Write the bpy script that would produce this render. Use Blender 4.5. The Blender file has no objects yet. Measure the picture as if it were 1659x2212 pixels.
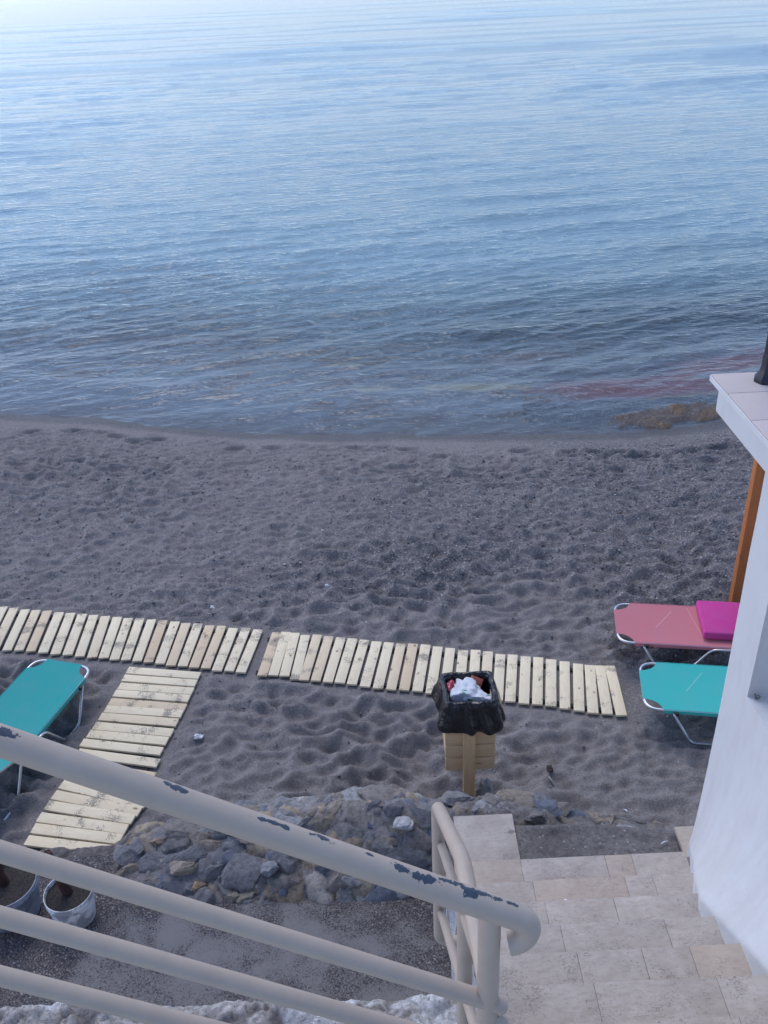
import bpy, bmesh, math, random
import numpy as np
from mathutils import Vector, Matrix

# ------------------------------------------------------------------ camera, sky, sun, exposure
S = bpy.context.scene
COL = S.collection
R = math.radians
HC, PITCH, ROLL, FPX = 5.8, R(30.4), R(2.7), 1998.0        # eye height above the beach, camera tilt
_f = np.array([0, math.cos(PITCH), -math.sin(PITCH)])
_r0 = np.array([1.0, 0, 0]); _u0 = np.array([0, math.sin(PITCH), math.cos(PITCH)])
_r = math.cos(ROLL)*_r0 - math.sin(ROLL)*_u0
_u = math.cos(ROLL)*_u0 + math.sin(ROLL)*_r0
cam = bpy.data.cameras.new('camera'); co = bpy.data.objects.new('camera', cam); COL.objects.link(co)
cam.sensor_fit = 'VERTICAL'; cam.sensor_height = 36; cam.lens = 36*FPX/2212
cam.clip_start = .02; cam.clip_end = 20000
co.matrix_world = Matrix(((_r[0], _u[0], -_f[0], 0), (_r[1], _u[1], -_f[1], 0), (_r[2], _u[2], -_f[2], HC), (0, 0, 0, 1)))
S.camera = co

HAZE_SKY = 2.7
SUN_EL, SUN_AZ = 24.0, -75.0                                   # degrees; azimuth from +Y (out to sea), minus = left
W = bpy.data.worlds.new('World'); S.world = W; W.use_nodes = True
wn = W.node_tree.nodes; wl = W.node_tree.links; bg = wn['Background']
sky = wn.new('ShaderNodeTexSky'); sky.sky_type = 'NISHITA'; sky.sun_disc = False
sky.sun_elevation = R(SUN_EL); sky.sun_rotation = R(SUN_AZ); sky.altitude = 0
sky.air_density = 1.0; sky.dust_density = .8; sky.ozone_density = 4.0
tint = wn.new('ShaderNodeMix'); tint.data_type = 'RGBA'; tint.blend_type = 'MULTIPLY'
tint.inputs[0].default_value = 1; tint.inputs[7].default_value = (.90, .94, 1.12, 1)
wl.new(sky.outputs[0], tint.inputs[6])
# pale haze low over the sea: a bright band along the horizon, strongest to the left
def wmath(op, a, b=None):
    nd = wn.new('ShaderNodeMath'); nd.operation = op
    for i, v in enumerate((a, b)):
        if v is None: continue
        if isinstance(v, (int, float)): nd.inputs[i].default_value = v
        else: wl.new(v, nd.inputs[i])
    return nd.outputs[0]
_g = wn.new('ShaderNodeTexCoord'); _x = wn.new('ShaderNodeSeparateXYZ'); wl.new(_g.outputs['Generated'], _x.inputs[0])
_z = wmath('MAXIMUM', _x.outputs[2], 0.0)
_h = wmath('EXPONENT', wmath('MULTIPLY', _z, -3.2))
_l = wmath('ADD', 1.0, wmath('MULTIPLY', _x.outputs[0], -.22))
_k = wmath('MULTIPLY', wmath('MULTIPLY', _h, _l), HAZE_SKY)
_m = wn.new('ShaderNodeVectorMath'); _m.operation = 'SCALE'; _m.inputs[0].default_value = (.78, .91, 1.18); wl.new(_k, _m.inputs['Scale'])
_s = wn.new('ShaderNodeVectorMath'); _s.operation = 'ADD'; wl.new(tint.outputs[2], _s.inputs[0]); wl.new(_m.outputs[0], _s.inputs[1])
wl.new(_s.outputs[0], bg.inputs['Color'])
bg.inputs['Strength'].default_value = .10
sl = bpy.data.lights.new('sun', 'SUN'); so = bpy.data.objects.new('sun', sl); COL.objects.link(so)
sl.energy = 1.0; sl.angle = R(32); sl.color = (.97, .95, .98)
_az, _el = R(-12), R(60)
so.rotation_euler = Vector((math.sin(_az)*math.cos(_el), math.cos(_az)*math.cos(_el), math.sin(_el))).to_track_quat('Z', 'Y').to_euler()
S.view_settings.view_transform = 'Standard'; S.view_settings.look = 'None'
S.view_settings.exposure = 0.85; S.view_settings.gamma = 1

def ray(x, y): return _f + (x-829.5)/FPX*_r - (y-1106)/FPX*_u
def at(x, y, z=None, Y=None, X=None):
    """world point on a level plane z, or on an upright plane Y or X, in the direction x, y of the survey picture"""
    v = ray(x, y); o = np.array([0, 0, HC])
    t = (z-HC)/v[2] if z is not None else Y/v[1] if Y is not None else X/v[0]
    return Vector(o + t*v)
def px_size(p):                                               # metres per survey pixel at a point
    return float((np.array(p)-[0, 0, HC]) @ _f)/FPX

# ------------------------------------------------------------------ numeric noise
def h2(ix, iy, s):
    h = (ix.astype(np.int64)*374761393 + iy.astype(np.int64)*668265263 + s*974634721) & 0xffffffff
    h = ((h ^ (h >> 13))*1274126177) & 0xffffffff
    h = ((h ^ (h >> 16))*2246822519) & 0xffffffff
    return ((h ^ (h >> 15)) & 0xffffff)/float(0xffffff)
def vn(x, y, s=0):
    ix, iy = np.floor(x), np.floor(y); fx, fy = x-ix, y-iy
    u, v = fx*fx*fx*(fx*(fx*6-15)+10), fy*fy*fy*(fy*(fy*6-15)+10)
    a, b, c, d = h2(ix, iy, s), h2(ix+1, iy, s), h2(ix, iy+1, s), h2(ix+1, iy+1, s)
    return 2*(a+(b-a)*u+(c-a)*v+(a-b-c+d)*u*v)-1
def fbm(x, y, o=4, s=0):
    t = 0; a = 1; n = 0
    for k in range(o):
        t = t + a*vn(x*2**k + 17.3*k, y*2**k - 9.1*k, s+k); n += a; a *= .5
    return t/n
def worley(x, y, s=0, jit=.9):
    ix, iy = np.floor(x), np.floor(y)
    f1 = np.full(x.shape, 9.0); f2 = f1.copy(); cid = np.zeros(x.shape)
    for dx in (-1, 0, 1):
        for dy in (-1, 0, 1):
            cx, cy = ix+dx, iy+dy
            px = cx+.5+jit*(h2(cx, cy, s)-.5); py = cy+.5+jit*(h2(cx, cy, s+77)-.5)
            d = np.hypot(px-x, py-y); m = d < f1
            f2 = np.where(m, f1, np.minimum(f2, d)); cid = np.where(m, h2(cx, cy, s+31), cid); f1 = np.where(m, d, f1)
    return f1, f2, cid
def ss(a, b, x):
    t = np.clip((x-a)/(b-a), 0, 1); return t*t*(3-2*t)

# ------------------------------------------------------------------ object helpers
def tag(o, label=None, cat=None, group=None, kind=None):
    if label: o['label'] = label
    if cat: o['category'] = cat
    if group: o['group'] = group
    if kind: o['kind'] = kind
    return o
def empty(name, loc, label, cat, group=None, rz=0):
    o = bpy.data.objects.new(name, None); COL.objects.link(o); o.location = loc; o.rotation_euler = (0, 0, rz)
    o.empty_display_size = .1
    return tag(o, label, cat, group)
def link(name, me, mat, parent=None, smooth=False, world=True):
    o = bpy.data.objects.new(name, me); COL.objects.link(o)
    if mat: me.materials.append(mat)
    if smooth: me.polygons.foreach_set('use_smooth', [True]*len(me.polygons))
    if parent:
        o.parent = parent
        if world:                                              # geometry given in world coordinates
            o.matrix_parent_inverse = Matrix.LocRotScale(parent.location, parent.rotation_euler, parent.scale).inverted()
    return o
def grid(name, X, Y, Z, mat, parent=None, attrs=None, smooth=True, flip=False):
    n, m = X.shape
    me = bpy.data.meshes.new(name)
    me.vertices.add(n*m); me.vertices.foreach_set('co', np.stack([X, Y, Z], -1).astype(np.float32).ravel())
    i = np.arange(n*m).reshape(n, m)
    q = np.stack([i[:-1, :-1], i[:-1, 1:], i[1:, 1:], i[1:, :-1]], -1).reshape(-1, 4)
    if flip: q = q[:, ::-1]
    me.loops.add(q.size); me.loops.foreach_set('vertex_index', q.ravel().astype(np.int32))
    me.polygons.add(len(q)); me.polygons.foreach_set('loop_start', (np.arange(len(q))*4).astype(np.int32))
    me.update(calc_edges=True)
    for k, v in (attrs or {}).items():
        if v.ndim == 2:
            a = me.attributes.new(k, 'FLOAT', 'POINT'); a.data.foreach_set('value', v.astype(np.float32).ravel())
        else:
            a = me.attributes.new(k, 'FLOAT_COLOR', 'POINT')
            a.data.foreach_set('color', np.concatenate([v, np.ones(v.shape[:2]+(1,))], -1).astype(np.float32).ravel())
    return link(name, me, mat, parent, smooth)

class MB:
    """collects shapes; build() links them as ONE mesh object"""
    def __init__(s): s.v = []; s.f = []; s.uv = {}; s.tone = []
    def add(s, vs, fs, tone=None):
        o = len(s.v); s.v += [tuple(v) for v in vs]; s.tone += [tone if tone is not None else .5]*len(vs)
        for f in fs: s.f.append(tuple(o+i for i in f))
        return s
    def box(s, c, d, M=None, bev=0, tone=None):
        bm = bmesh.new(); bmesh.ops.create_cube(bm, size=1)
        for v in bm.verts: v.co = Vector((v.co.x*d[0], v.co.y*d[1], v.co.z*d[2]))
        if bev: bmesh.ops.bevel(bm, geom=bm.edges[:], offset=bev, segments=2, affect='EDGES', profile=.6)
        T = Matrix.Translation(c) @ (M if M else Matrix.Identity(4))
        bm.verts.index_update()
        s.add([T @ v.co for v in bm.verts], [[v.index for v in f.verts] for f in bm.faces], tone); bm.free(); return s
    def tube(s, pts, r, seg=16, closed=False, cap=True):
        P = [Vector(p) for p in pts]; n = len(P)
        rr = r if isinstance(r, (list, tuple)) else [r]*n
        T = []
        for i in range(n):
            a = P[(i-1) % n] if closed or i else P[0]; b = P[(i+1) % n] if closed or i < n-1 else P[-1]
            T.append((b-a).normalized())
        up = Vector((0, 0, 1))
        N = up - T[0]*up.dot(T[0])
        if N.length < .05: N = Vector((0, -1, 0)) - T[0]*T[0].dot(Vector((0, -1, 0)))
        N.normalize(); vs = []; uv = []; L = 0
        for i in range(n):
            if i:
                L += (P[i]-P[i-1]).length
                N = N - T[i]*N.dot(T[i]); N.normalize()
            B = T[i].cross(N)
            for k in range(seg):
                a = 2*math.pi*k/seg
                vs.append(P[i] + (N*math.cos(a) + B*math.sin(a))*rr[i]); uv.append((L, k/seg))
        fs = []
        base = len(s.v)
        for i in range(n if closed else n-1):
            j = (i+1) % n
            for k in range(seg):
                k2 = (k+1) % seg
                s.uv[len(s.f)+len(fs)] = [(uv[i*seg+k][0], k/seg), (uv[i*seg+k][0], (k+1)/seg), (uv[j*seg+k][0], (k+1)/seg), (uv[j*seg+k][0], k/seg)]
                fs.append((i*seg+k, i*seg+k2, j*seg+k2, j*seg+k))
        if cap and not closed:
            fs.append(tuple(range(seg))[::-1]); fs.append(tuple((n-1)*seg+k for k in range(seg)))
        return s.add(vs, fs)
    def lathe(s, prof, c=(0, 0, 0), seg=40, jit=None):
        vs = []; fs = []; n = len(prof)
        for i, (r, z) in enumerate(prof):
            for k in range(seg):
                a = 2*math.pi*k/seg; q = 1 if not jit else 1+jit(i, a)
                vs.append((c[0]+r*q*math.cos(a), c[1]+r*q*math.sin(a), c[2]+z))
        for i in range(n-1):
            for k in range(seg):
                k2 = (k+1) % seg; fs.append((i*seg+k, i*seg+k2, (i+1)*seg+k2, (i+1)*seg+k))
        return s.add(vs, fs)
    def rock(s, c, d, seed=0, amp=.22, sub=3, M=None, tone=None, fr=1.6, cut=0):
        bm = bmesh.new(); bmesh.ops.create_icosphere(bm, subdivisions=sub, radius=1)
        A = np.array([v.co[:] for v in bm.verts])
        n = fbm(A[:, 0]*fr+A[:, 2]*.7+seed*3.1, A[:, 1]*fr-A[:, 2]*.9+seed*1.7, 4, seed) + .6*vn(A[:, 2]*fr*1.6+seed, A[:, 0]*fr*1.3-A[:, 1], seed+9)
        A = np.sign(A)*np.abs(A)**.8
        rs = np.random.RandomState(seed)
        for k in range(cut):                                   # broken flat faces
            q = rs.normal(size=3); q /= np.linalg.norm(q); o = A @ q-rs.uniform(.5, .8)
            A = A-np.where(o > 0, o*.93, 0)[:, None]*q
        A = A*(1+amp*n)[:, None]*np.array(d)
        vs = [Vector(a) for a in A]
        if M: vs = [M @ v for v in vs]
        bm.verts.index_update()
        s.add([v+Vector(c) for v in vs], [[v.index for v in f.verts] for f in bm.faces], tone); bm.free(); return s
    def build(s, name, mat, parent=None, smooth=False, world=True, angle=None):
        me = bpy.data.meshes.new(name); me.from_pydata(s.v, [], s.f); me.update()
        a = me.attributes.new('tone', 'FLOAT', 'POINT'); a.data.foreach_set('value', np.array(s.tone, np.float32))
        if s.uv:
            ul = me.uv_layers.new(name='UVMap')
            for fi, q in s.uv.items():
                for li, c in zip(me.polygons[fi].loop_indices, q): ul.data[li].uv = c
        o = link(name, me, mat, parent, smooth, world)
        if angle is not None:
            me.polygons.foreach_set('use_smooth', [True]*len(me.polygons)); me.set_sharp_from_angle(angle=R(angle))
        return o

def fillet(pts, rad, seg=8, closed=False):
    P = [Vector(p) for p in pts]; n = len(P); out = []
    for i in range(n):
        if not closed and i in (0, n-1): out.append(P[i]); continue
        a, b, c = P[(i-1) % n], P[i], P[(i+1) % n]
        d1, d2 = (a-b), (c-b); l = min(rad, d1.length*.49, d2.length*.49)
        p, q = b+d1.normalized()*l, b+d2.normalized()*l
        for k in range(seg+1):
            t = k/seg; out.append((1-t)**2*p + 2*t*(1-t)*b + t*t*q)
    return out

# ------------------------------------------------------------------ material helpers
class NT:
    def __init__(s, name):
        s.m = bpy.data.materials.new(name); s.m.use_nodes = True; s.t = s.m.node_tree
        s.b = s.t.nodes['Principled BSDF']; s.out = s.t.nodes['Material Output']
    def n(s, typ, ins=(), **props):
        nd = s.t.nodes.new('ShaderNode'+typ)
        for k, v in props.items(): setattr(nd, k, v)
        for k, v in (ins.items() if isinstance(ins, dict) else enumerate(ins)):
            s.set(nd.inputs[k], v)
        return nd
    def set(s, sock, v):
        if v is None: return
        if isinstance(v, bpy.types.NodeSocket): s.t.links.new(v, sock)
        elif isinstance(v, bpy.types.Node): s.t.links.new(v.outputs[0], sock)
        else:
            if sock.type == 'RGBA' and isinstance(v, (tuple, list)) and len(v) == 3: v = (*v, 1)
            sock.default_value = v
    def co(s, kind='Object'): return s.n('TexCoord').outputs[kind]
    def map(s, vec, sc=(1, 1, 1), loc=(0, 0, 0), rot=(0, 0, 0)):
        return s.n('Mapping', {'Vector': vec, 'Scale': sc, 'Location': loc, 'Rotation': rot}).outputs[0]
    def noise(s, vec, scale, det=4, rough=.55, dist=0):
        return s.n('TexNoise', {'Vector': vec, 'Scale': scale, 'Detail': det, 'Roughness': rough, 'Distortion': dist}).outputs[0]
    def vor(s, vec, scale, feature='F1', rnd=1.0):
        return s.n('TexVoronoi', {'Vector': vec, 'Scale': scale, 'Randomness': rnd}, feature=feature)
    def ramp(s, fac, stops, interp='LINEAR'):
        nd = s.n('ValToRGB', [fac]); cr = nd.color_ramp; cr.interpolation = interp
        while len(cr.elements) < len(stops): cr.elements.new(.5)
        for e, (p, c) in zip(cr.elements, stops):
            e.position = p; e.color = (*c, 1) if isinstance(c, (tuple, list)) else (c, c, c, 1)
        return nd.outputs[0]
    def mix(s, fac, a, b, mode='MIX'):
        nd = s.n('Mix', data_type='RGBA', blend_type=mode)
        s.set(nd.inputs[0], fac); s.set(nd.inputs[6], a); s.set(nd.inputs[7], b); return nd.outputs[2]
    def ma(s, op, a, b=None, c=None, clamp=False):
        nd = s.n('Math', operation=op, use_clamp=clamp); s.set(nd.inputs[0], a)
        if b is not None: s.set(nd.inputs[1], b)
        if c is not None: s.set(nd.inputs[2], c)
        return nd.outputs[0]
    def bump(s, h, st=.5, d=.01, nrm=None):
        nd = s.n('Bump', {'Height': h, 'Strength': st, 'Distance': d})
        if nrm is not None: s.set(nd.inputs['Normal'], nrm)
        return nd.outputs[0]
    def attr(s, name, out='Fac'): return s.n('Attribute', attribute_name=name).outputs[out]
    def fin(s, col=None, rough=.8, nrm=None, **kw):
        s.set(s.b.inputs['Base Color'], col); s.set(s.b.inputs['Roughness'], rough); s.set(s.b.inputs['Normal'], nrm)
        for k, v in kw.items(): s.set(s.b.inputs[k.replace('_', ' ')], v)
        return s.m

def mat_sand():
    t = NT('beach sand'); c = t.co()
    g = t.noise(c, 85, 4, .8); g2 = t.noise(c, 2.2, 4)
    gv = t.n('SeparateColor', [t.vor(c, 52).outputs['Color']]).outputs[1]
    sand = t.mix(t.ramp(g, [(.32, .0), (.68, 1.)]), (.115, .105, .103), (.35, .32, .302))
    sand = t.mix(t.ma('MULTIPLY', t.ramp(gv, [(.72, 0.), (.8, .5)]), t.ma('ADD', .35, t.attr('gravel'))), sand, (.10, .095, .10))
    sand = t.mix(t.ma('MULTIPLY', t.ramp(gv, [(.05, .6), (.12, 0.)]), t.ma('ADD', .3, t.attr('gravel'))), sand, (.44, .42, .40))
    sand = t.mix(t.ramp(g2, [(.35, 0.), (.7, .4)]), sand, (.185, .162, .155))
    v = t.vor(c, 62); cell = t.n('SeparateColor', [v.outputs['Color']])
    peb = t.ramp(cell.outputs[0], [(0, (.08, .085, .105)), (.22, (.14, .145, .16)), (.45, (.215, .205, .195)), (.7, (.25, .205, .175)), (.85, (.38, .36, .34)), (.965, (.62, .60, .58))], 'CONSTANT')
    dv = v.outputs['Distance']
    peb = t.mix(t.ramp(dv, [(.25, 1.), (.62, .45)]), (.10, .09, .095), peb, 'MIX')
    sp = t.vor(c, 26); spc = t.n('SeparateColor', [sp.outputs['Color']])
    bright = t.ma('MULTIPLY', t.ma('GREATER_THAN', spc.outputs[0], .975), t.ma('LESS_THAN', sp.outputs['Distance'], .24))
    gm = t.ramp(t.ma('ADD', t.attr('gravel'), t.ma('MULTIPLY', t.ma('SUBTRACT', t.noise(c, 14, 5, .7), .5), 1.5)), [(.36, 0.), (.8, .9)])
    col = t.mix(gm, sand, peb)
    col = t.mix(t.ma('MULTIPLY', bright, t.ma('ADD', .25, t.ma('MULTIPLY', gm, .75))), col, (.62, .6, .58))
    col = t.mix(t.attr('wet'), col, (.42, .41, .42), 'MULTIPLY')
    h = t.ma('ADD', t.ma('MULTIPLY', t.noise(c, 60, 4, .8), .6), t.ma('MULTIPLY', t.ma('MULTIPLY', gm, t.ma('SUBTRACT', 1., dv)), .9))
    rough = t.ramp(t.attr('wet'), [(0, .95), (1, .45)])
    return t.fin(col, rough, t.bump(h, .9, .016), Specular_IOR_Level=.3)

def mat_seabed():
    t = NT('seabed'); c = t.co()
    n = t.noise(c, 5, 5, .65)
    col = t.mix(t.ramp(n, [(.4, .0), (.75, .3)]), t.attr('tint', 'Color'), (.06, .075, .085))
    return t.fin(col, .9, t.bump(n, .6, .05))

def mat_water():
    t = NT('sea water'); t.t.nodes.remove(t.b); c = t.co()
    a = t.map(c, (1, 1, 1), rot=(0, 0, R(-9)))
    h = t.ma('MULTIPLY', t.noise(t.map(a, (1.6, 5.2, 1)), 1, 3, .6, .4), .035)
    h = t.ma('ADD', h, t.ma('MULTIPLY', t.noise(t.map(t.map(c, rot=(0, 0, R(28))), (4.5, 13, 1)), 1, 3, .6, .3), .016))
    h = t.ma('ADD', h, t.ma('MULTIPLY', t.noise(t.map(t.map(c, rot=(0, 0, R(-35))), (12, 22, 1)), 1, 2, .55), .005))
    h = t.ma('MULTIPLY', h, t.attr('calm'))
    nrm = t.bump(h, 1, 1)
    bk = t.n('NewGeometry').outputs['Backfacing']                # same reflectance seen from either side of the sheet
    fr = t.n('Fresnel', {'IOR': t.ma('SUBTRACT', 1.333, t.ma('MULTIPLY', bk, 1.333-1/1.333)), 'Normal': nrm}).outputs[0]
    gl = t.n('BsdfGlossy', {'Color': (1, 1, 1), 'Roughness': .025, 'Normal': nrm})
    body = t.n('BsdfDiffuse', {'Color': t.mix(t.noise(t.map(c, (.1, .25, 1)), 1, 4, .6), (.165, .275, .325), (.205, .31, .325))})
    clear = t.n('BsdfTransparent', {'Color': (.93, .97, .98)})
    inn = t.n('MixShader', [t.attr('deep'), clear.outputs[0], body.outputs[0]])
    o = t.n('MixShader', [fr, inn.outputs[0], gl.outputs[0]])
    t.t.links.new(o.outputs[0], t.out.inputs['Surface']); return t.m

def mat_pine(name, base=(.66, .55, .38), dark=(.5, .36, .21), dirt=1.0, var=.5, axis=0):
    t = NT(name); c = t.co(); oi = t.n('ObjectInfo'); rnd = oi.outputs['Random']
    off = t.n('CombineXYZ', [t.ma('MULTIPLY', rnd, 61), t.ma('MULTIPLY', rnd, 37), t.ma('MULTIPLY', rnd, 23)])
    p = t.n('VectorMath', [c, off.outputs[0]], operation='ADD').outputs[0]
    sc = [9, 9, 9]; sc[axis] = .9
    gr = t.noise(t.map(p, sc), 6, 3, .6, .3)
    col = t.mix(t.ramp(gr, [(.3, 0.), (.75, .75)]), base, dark)
    tone = t.n('TexWhiteNoise', {'W': t.ma('MULTIPLY', rnd, 91)}, noise_dimensions='1D').outputs['Value']
    col = t.mix(t.ramp(tone, [(.0, 0.), (.7, 0.1), (.85, .6), (1, 1.)]), col, t.mix(.55, col, (.56, .36, .2)))
    col = t.mix(t.ma('MULTIPLY', t.attr('tone'), var), col, t.mix(.5, col, (.78, .72, .56)))
    ks = [11, 11, 11]; ks[axis] = 4.6
    kv = t.vor(t.map(p, ks), 1.0); kc = t.n('SeparateColor', [kv.outputs['Color']])
    kn = t.ma('MULTIPLY', t.ma('GREATER_THAN', kc.outputs[0], .62), t.ramp(kv.outputs['Distance'], [(.07, 1.), (.17, 0.)]))
    col = t.mix(t.ma('MULTIPLY', kn, .8), col, (.2, .1, .05))
    if dirt:
        big = t.noise(p, 4.5, 2); fine = t.noise(t.map(p, (1, 1, 1)), 70, 4, .75)
        dm = t.ramp(t.ma('ADD', fine, t.ma('MULTIPLY', t.ma('SUBTRACT', big, .5), 1.0)), [(.62, 0.), (.68, .85)])
        col = t.mix(t.ma('MULTIPLY', dm, dirt), col, (.10, .09, .085))
    return t.fin(col, .75, t.bump(gr, .25, .003))

def mat_paint_rail(chips):
    t = NT('cream railing paint'); c = t.co()
    n = t.noise(c, 14, 4); col = t.mix(t.ramp(n, [(.3, 0.), (.7, .6)]), (.45, .37, .30), (.385, .315, .255))
    col = t.mix(t.ramp(t.noise(c, 70, 4, .7), [(.66, 0.), (.74, .35)]), col, (.26, .22, .2))
    mask = None
    uv = t.n('UVMap'); sx = t.n('SeparateXYZ', [uv.outputs[0]]); u, v = sx.outputs[0], sx.outputs[1]
    vw = t.ma('SUBTRACT', t.ma('FRACT', t.ma('ADD', v, .5)), .5)                # angle, zero at the top of the tube
    nz = t.ma('MULTIPLY', t.ma('SUBTRACT', t.noise(c, 44, 5, .65), .5), 2.9)
    for (u0, v0, ru, rv) in chips:
        a = t.ma('DIVIDE', t.ma('SUBTRACT', u, u0), ru); b = t.ma('DIVIDE', t.ma('SUBTRACT', vw, v0), rv)
        d = t.ma('SQRT', t.ma('ADD', t.ma('MULTIPLY', a, a), t.ma('MULTIPLY', b, b)))
        m = t.ma('SUBTRACT', 1., d); mask = m if mask is None else t.ma('MAXIMUM', mask, m)
    if mask is not None:
        k = t.ramp(t.ma('ADD', mask, nz), [(.28, 0.), (.33, 1.)])
        col = t.mix(t.ma('MULTIPLY', k, t.ma('GREATER_THAN', mask, -.15)), col, t.mix(t.noise(c, 90, 2), (.022, .034, .055), (.06, .08, .11)))
        h = t.ma('SUBTRACT', 1., k)
        return t.fin(col, .5, t.bump(h, .5, .002))
    return t.fin(col, .5, t.bump(n, .15, .003))

def mat_plaster(name, base=(.63, .635, .64), amp=.3, dirt=.45):
    t = NT(name); c = t.co()
    n = t.noise(c, 60, 5, .6); big = t.noise(c, 1.6, 4)
    col = t.mix(t.ramp(big, [(.35, 0.), (.75, .5)]), base, tuple(x*.9 for x in base))
    r = t.attr('rough')
    d = t.ramp(t.ma('ADD', t.noise(t.map(c, (5, 5, 2.2)), 1, 6, .7), t.ma('MULTIPLY', r, .22)), [(.5, 0.), (.95, 1.)])
    drip = t.ramp(t.noise(t.map(c, (11, 11, .6)), 1, 4, .6), [(.55, 0.), (.8, .22)])
    col = t.mix(drip, col, (.47, .46, .44))
    sp = t.noise(c, 70, 3, .7); col = t.mix(t.ma('MULTIPLY', t.ramp(sp, [(.66, 0.), (.72, .7)]), r), col, (.33, .31, .29))
    col = t.mix(t.ma('MULTIPLY', d, dirt), col, (.42, .40, .37))
    h = t.ma('ADD', t.ma('MULTIPLY', t.noise(c, 9, 3), .5), t.ma('MULTIPLY', n, .12))
    return t.fin(col, .85, t.bump(h, amp, .012))

def mat_travertine():
    t = NT('travertine'); c = t.co(); tone = t.attr('tone')
    n = t.noise(c, 7, 6, .65, .5); n2 = t.noise(t.map(c, (22, 60, 22)), 1, 4, .6)
    col = t.mix(t.ramp(n, [(.3, 0.), (.7, 1.)]), (.35, .305, .265), (.485, .435, .385))
    col = t.mix(tone, col, t.mix(.8, col, (.43, .325, .235)))
    col = t.mix(t.ramp(n2, [(.48, 0.), (.75, .6)]), col, (.30, .245, .21))
    col = t.mix(t.ramp(t.noise(c, 2.6, 5, .7), [(.48, 0.), (.72, .55)]), col, t.mix(.5, col, (.21, .18, .165)))
    v = t.vor(t.map(t.n('VectorMath', [c, t.n('VectorMath', [t.n('TexNoise', {'Vector': c, 'Scale': 40.0}).outputs[1], (.03, .03, .03)], operation='MULTIPLY').outputs[0]], operation='ADD').outputs[0], (1, 1.6, 1)), 34); vc = t.n('SeparateColor', [v.outputs['Color']])
    pit = t.ma('MULTIPLY', t.ma('GREATER_THAN', t.ma('ADD', vc.outputs[0], t.ma('MULTIPLY', t.ma('SUBTRACT', n, .5), .8)), .84), t.ramp(t.ma('ADD', v.outputs['Distance'], t.ma('MULTIPLY', t.ma('SUBTRACT', t.noise(c, 80, 3), .5), .35)), [(.04, 1.), (.12, 0.)]))
    fine = t.ramp(t.ma('ADD', t.noise(t.map(c, (1, 1.7, 1)), 95, 4, .7), t.ma('MULTIPLY', t.ma('SUBTRACT', t.noise(c, 5, 3), .5), .45)), [(.60, 0.), (.70, .6)])
    bv = t.vor(c, 6.3); bc = t.n('SeparateColor', [bv.outputs['Color']])
    blob = t.ma('MULTIPLY', t.ma('GREATER_THAN', bc.outputs[1], .8), t.ramp(t.ma('ADD', bv.outputs['Distance'], t.ma('MULTIPLY', t.ma('SUBTRACT', t.noise(c, 30, 3), .5), .3)), [(.1, 1.), (.15, 0.)]))
    m = t.ma('MAXIMUM', t.ma('MAXIMUM', pit, fine), t.ma('MULTIPLY', blob, .75))
    col = t.mix(m, col, (.15, .12, .11))
    wv = t.vor(c, 9.7); wc = t.n('SeparateColor', [wv.outputs['Color']])
    wh = t.ma('MULTIPLY', t.ma('GREATER_THAN', wc.outputs[2], .965), t.ma('LESS_THAN', wv.outputs['Distance'], .13))
    col = t.mix(wh, col, (.75, .75, .75))
    return t.fin(col, .7, t.bump(t.ma('SUBTRACT', t.ma('MULTIPLY', n, .3), m), .5, .006))

def mat_rubble():
    t = NT('rubble stone'); c = t.co(); tn = t.attr('tint', 'Color')
    n = t.noise(c, 24, 8, .78); f = t.noise(c, 75, 5, .8); v = t.vor(c, 38)
    vc = t.n('SeparateColor', [v.outputs['Color']])
    col = t.mix(t.ramp(n, [(.36, .75), (.52, 0.)]), tn, t.mix(.75, tn, (.045, .04, .045)))
    col = t.mix(t.ramp(n, [(.54, 0.), (.72, .7)]), col, t.mix(.6, tn, (.46, .44, .43)))
    col = t.mix(t.ramp(f, [(.56, 0.), (.66, .65)]), col, (.085, .08, .085))
    col = t.mix(t.ma('MULTIPLY', t.ma('GREATER_THAN', vc.outputs[0], .9), t.ramp(v.outputs['Distance'], [(.2, .8), (.36, 0.)])), col, (.5, .48, .46))
    return t.fin(col, .92, t.bump(t.ma('ADD', n, t.ma('MULTIPLY', f, .5)), 1.0, .03))

def mat_concrete_floor():
    t = NT('sandy concrete'); c = t.co()
    a = t.noise(c, 3.2, 5, .6, .3); f = t.noise(c, 95, 4, .8); g = t.vor(c, 120)
    gc = t.n('SeparateColor', [g.outputs['Color']])
    grit = t.ramp(gc.outputs[0], [(0, (.045, .04, .05)), (.45, (.10, .09, .09)), (.75, (.16, .135, .125)), (.96, (.30, .29, .28))], 'CONSTANT')
    base = t.mix(f, (.165, .157, .155), (.245, .235, .23))
    m = t.ramp(t.ma('ADD', t.ma('ADD', t.ma('MULTIPLY', a, .8), t.ma('MULTIPLY', f, 1.05)), t.attr('sandy')), [(.90, 0.), (1.0, 1.)])
    col = t.mix(m, base, grit)
    return t.fin(col, .92, t.bump(t.ma('ADD', f, t.ma('MULTIPLY', m, .3)), .6, .012))

def mat_simple(name, col, rough=.6, metal=0, nscale=30, nvar=.12, bump=.1, bd=.004, **kw):
    t = NT(name); c = t.co(); n = t.noise(c, nscale, 4, .6)
    cc = t.mix(t.ramp(n, [(.3, 0.), (.72, 1.)]), col, tuple(max(0, x*(1-nvar*2)) for x in col))
    return t.fin(cc, rough, t.bump(n, bump, bd) if bump else None, Metallic=metal, **kw)

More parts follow.
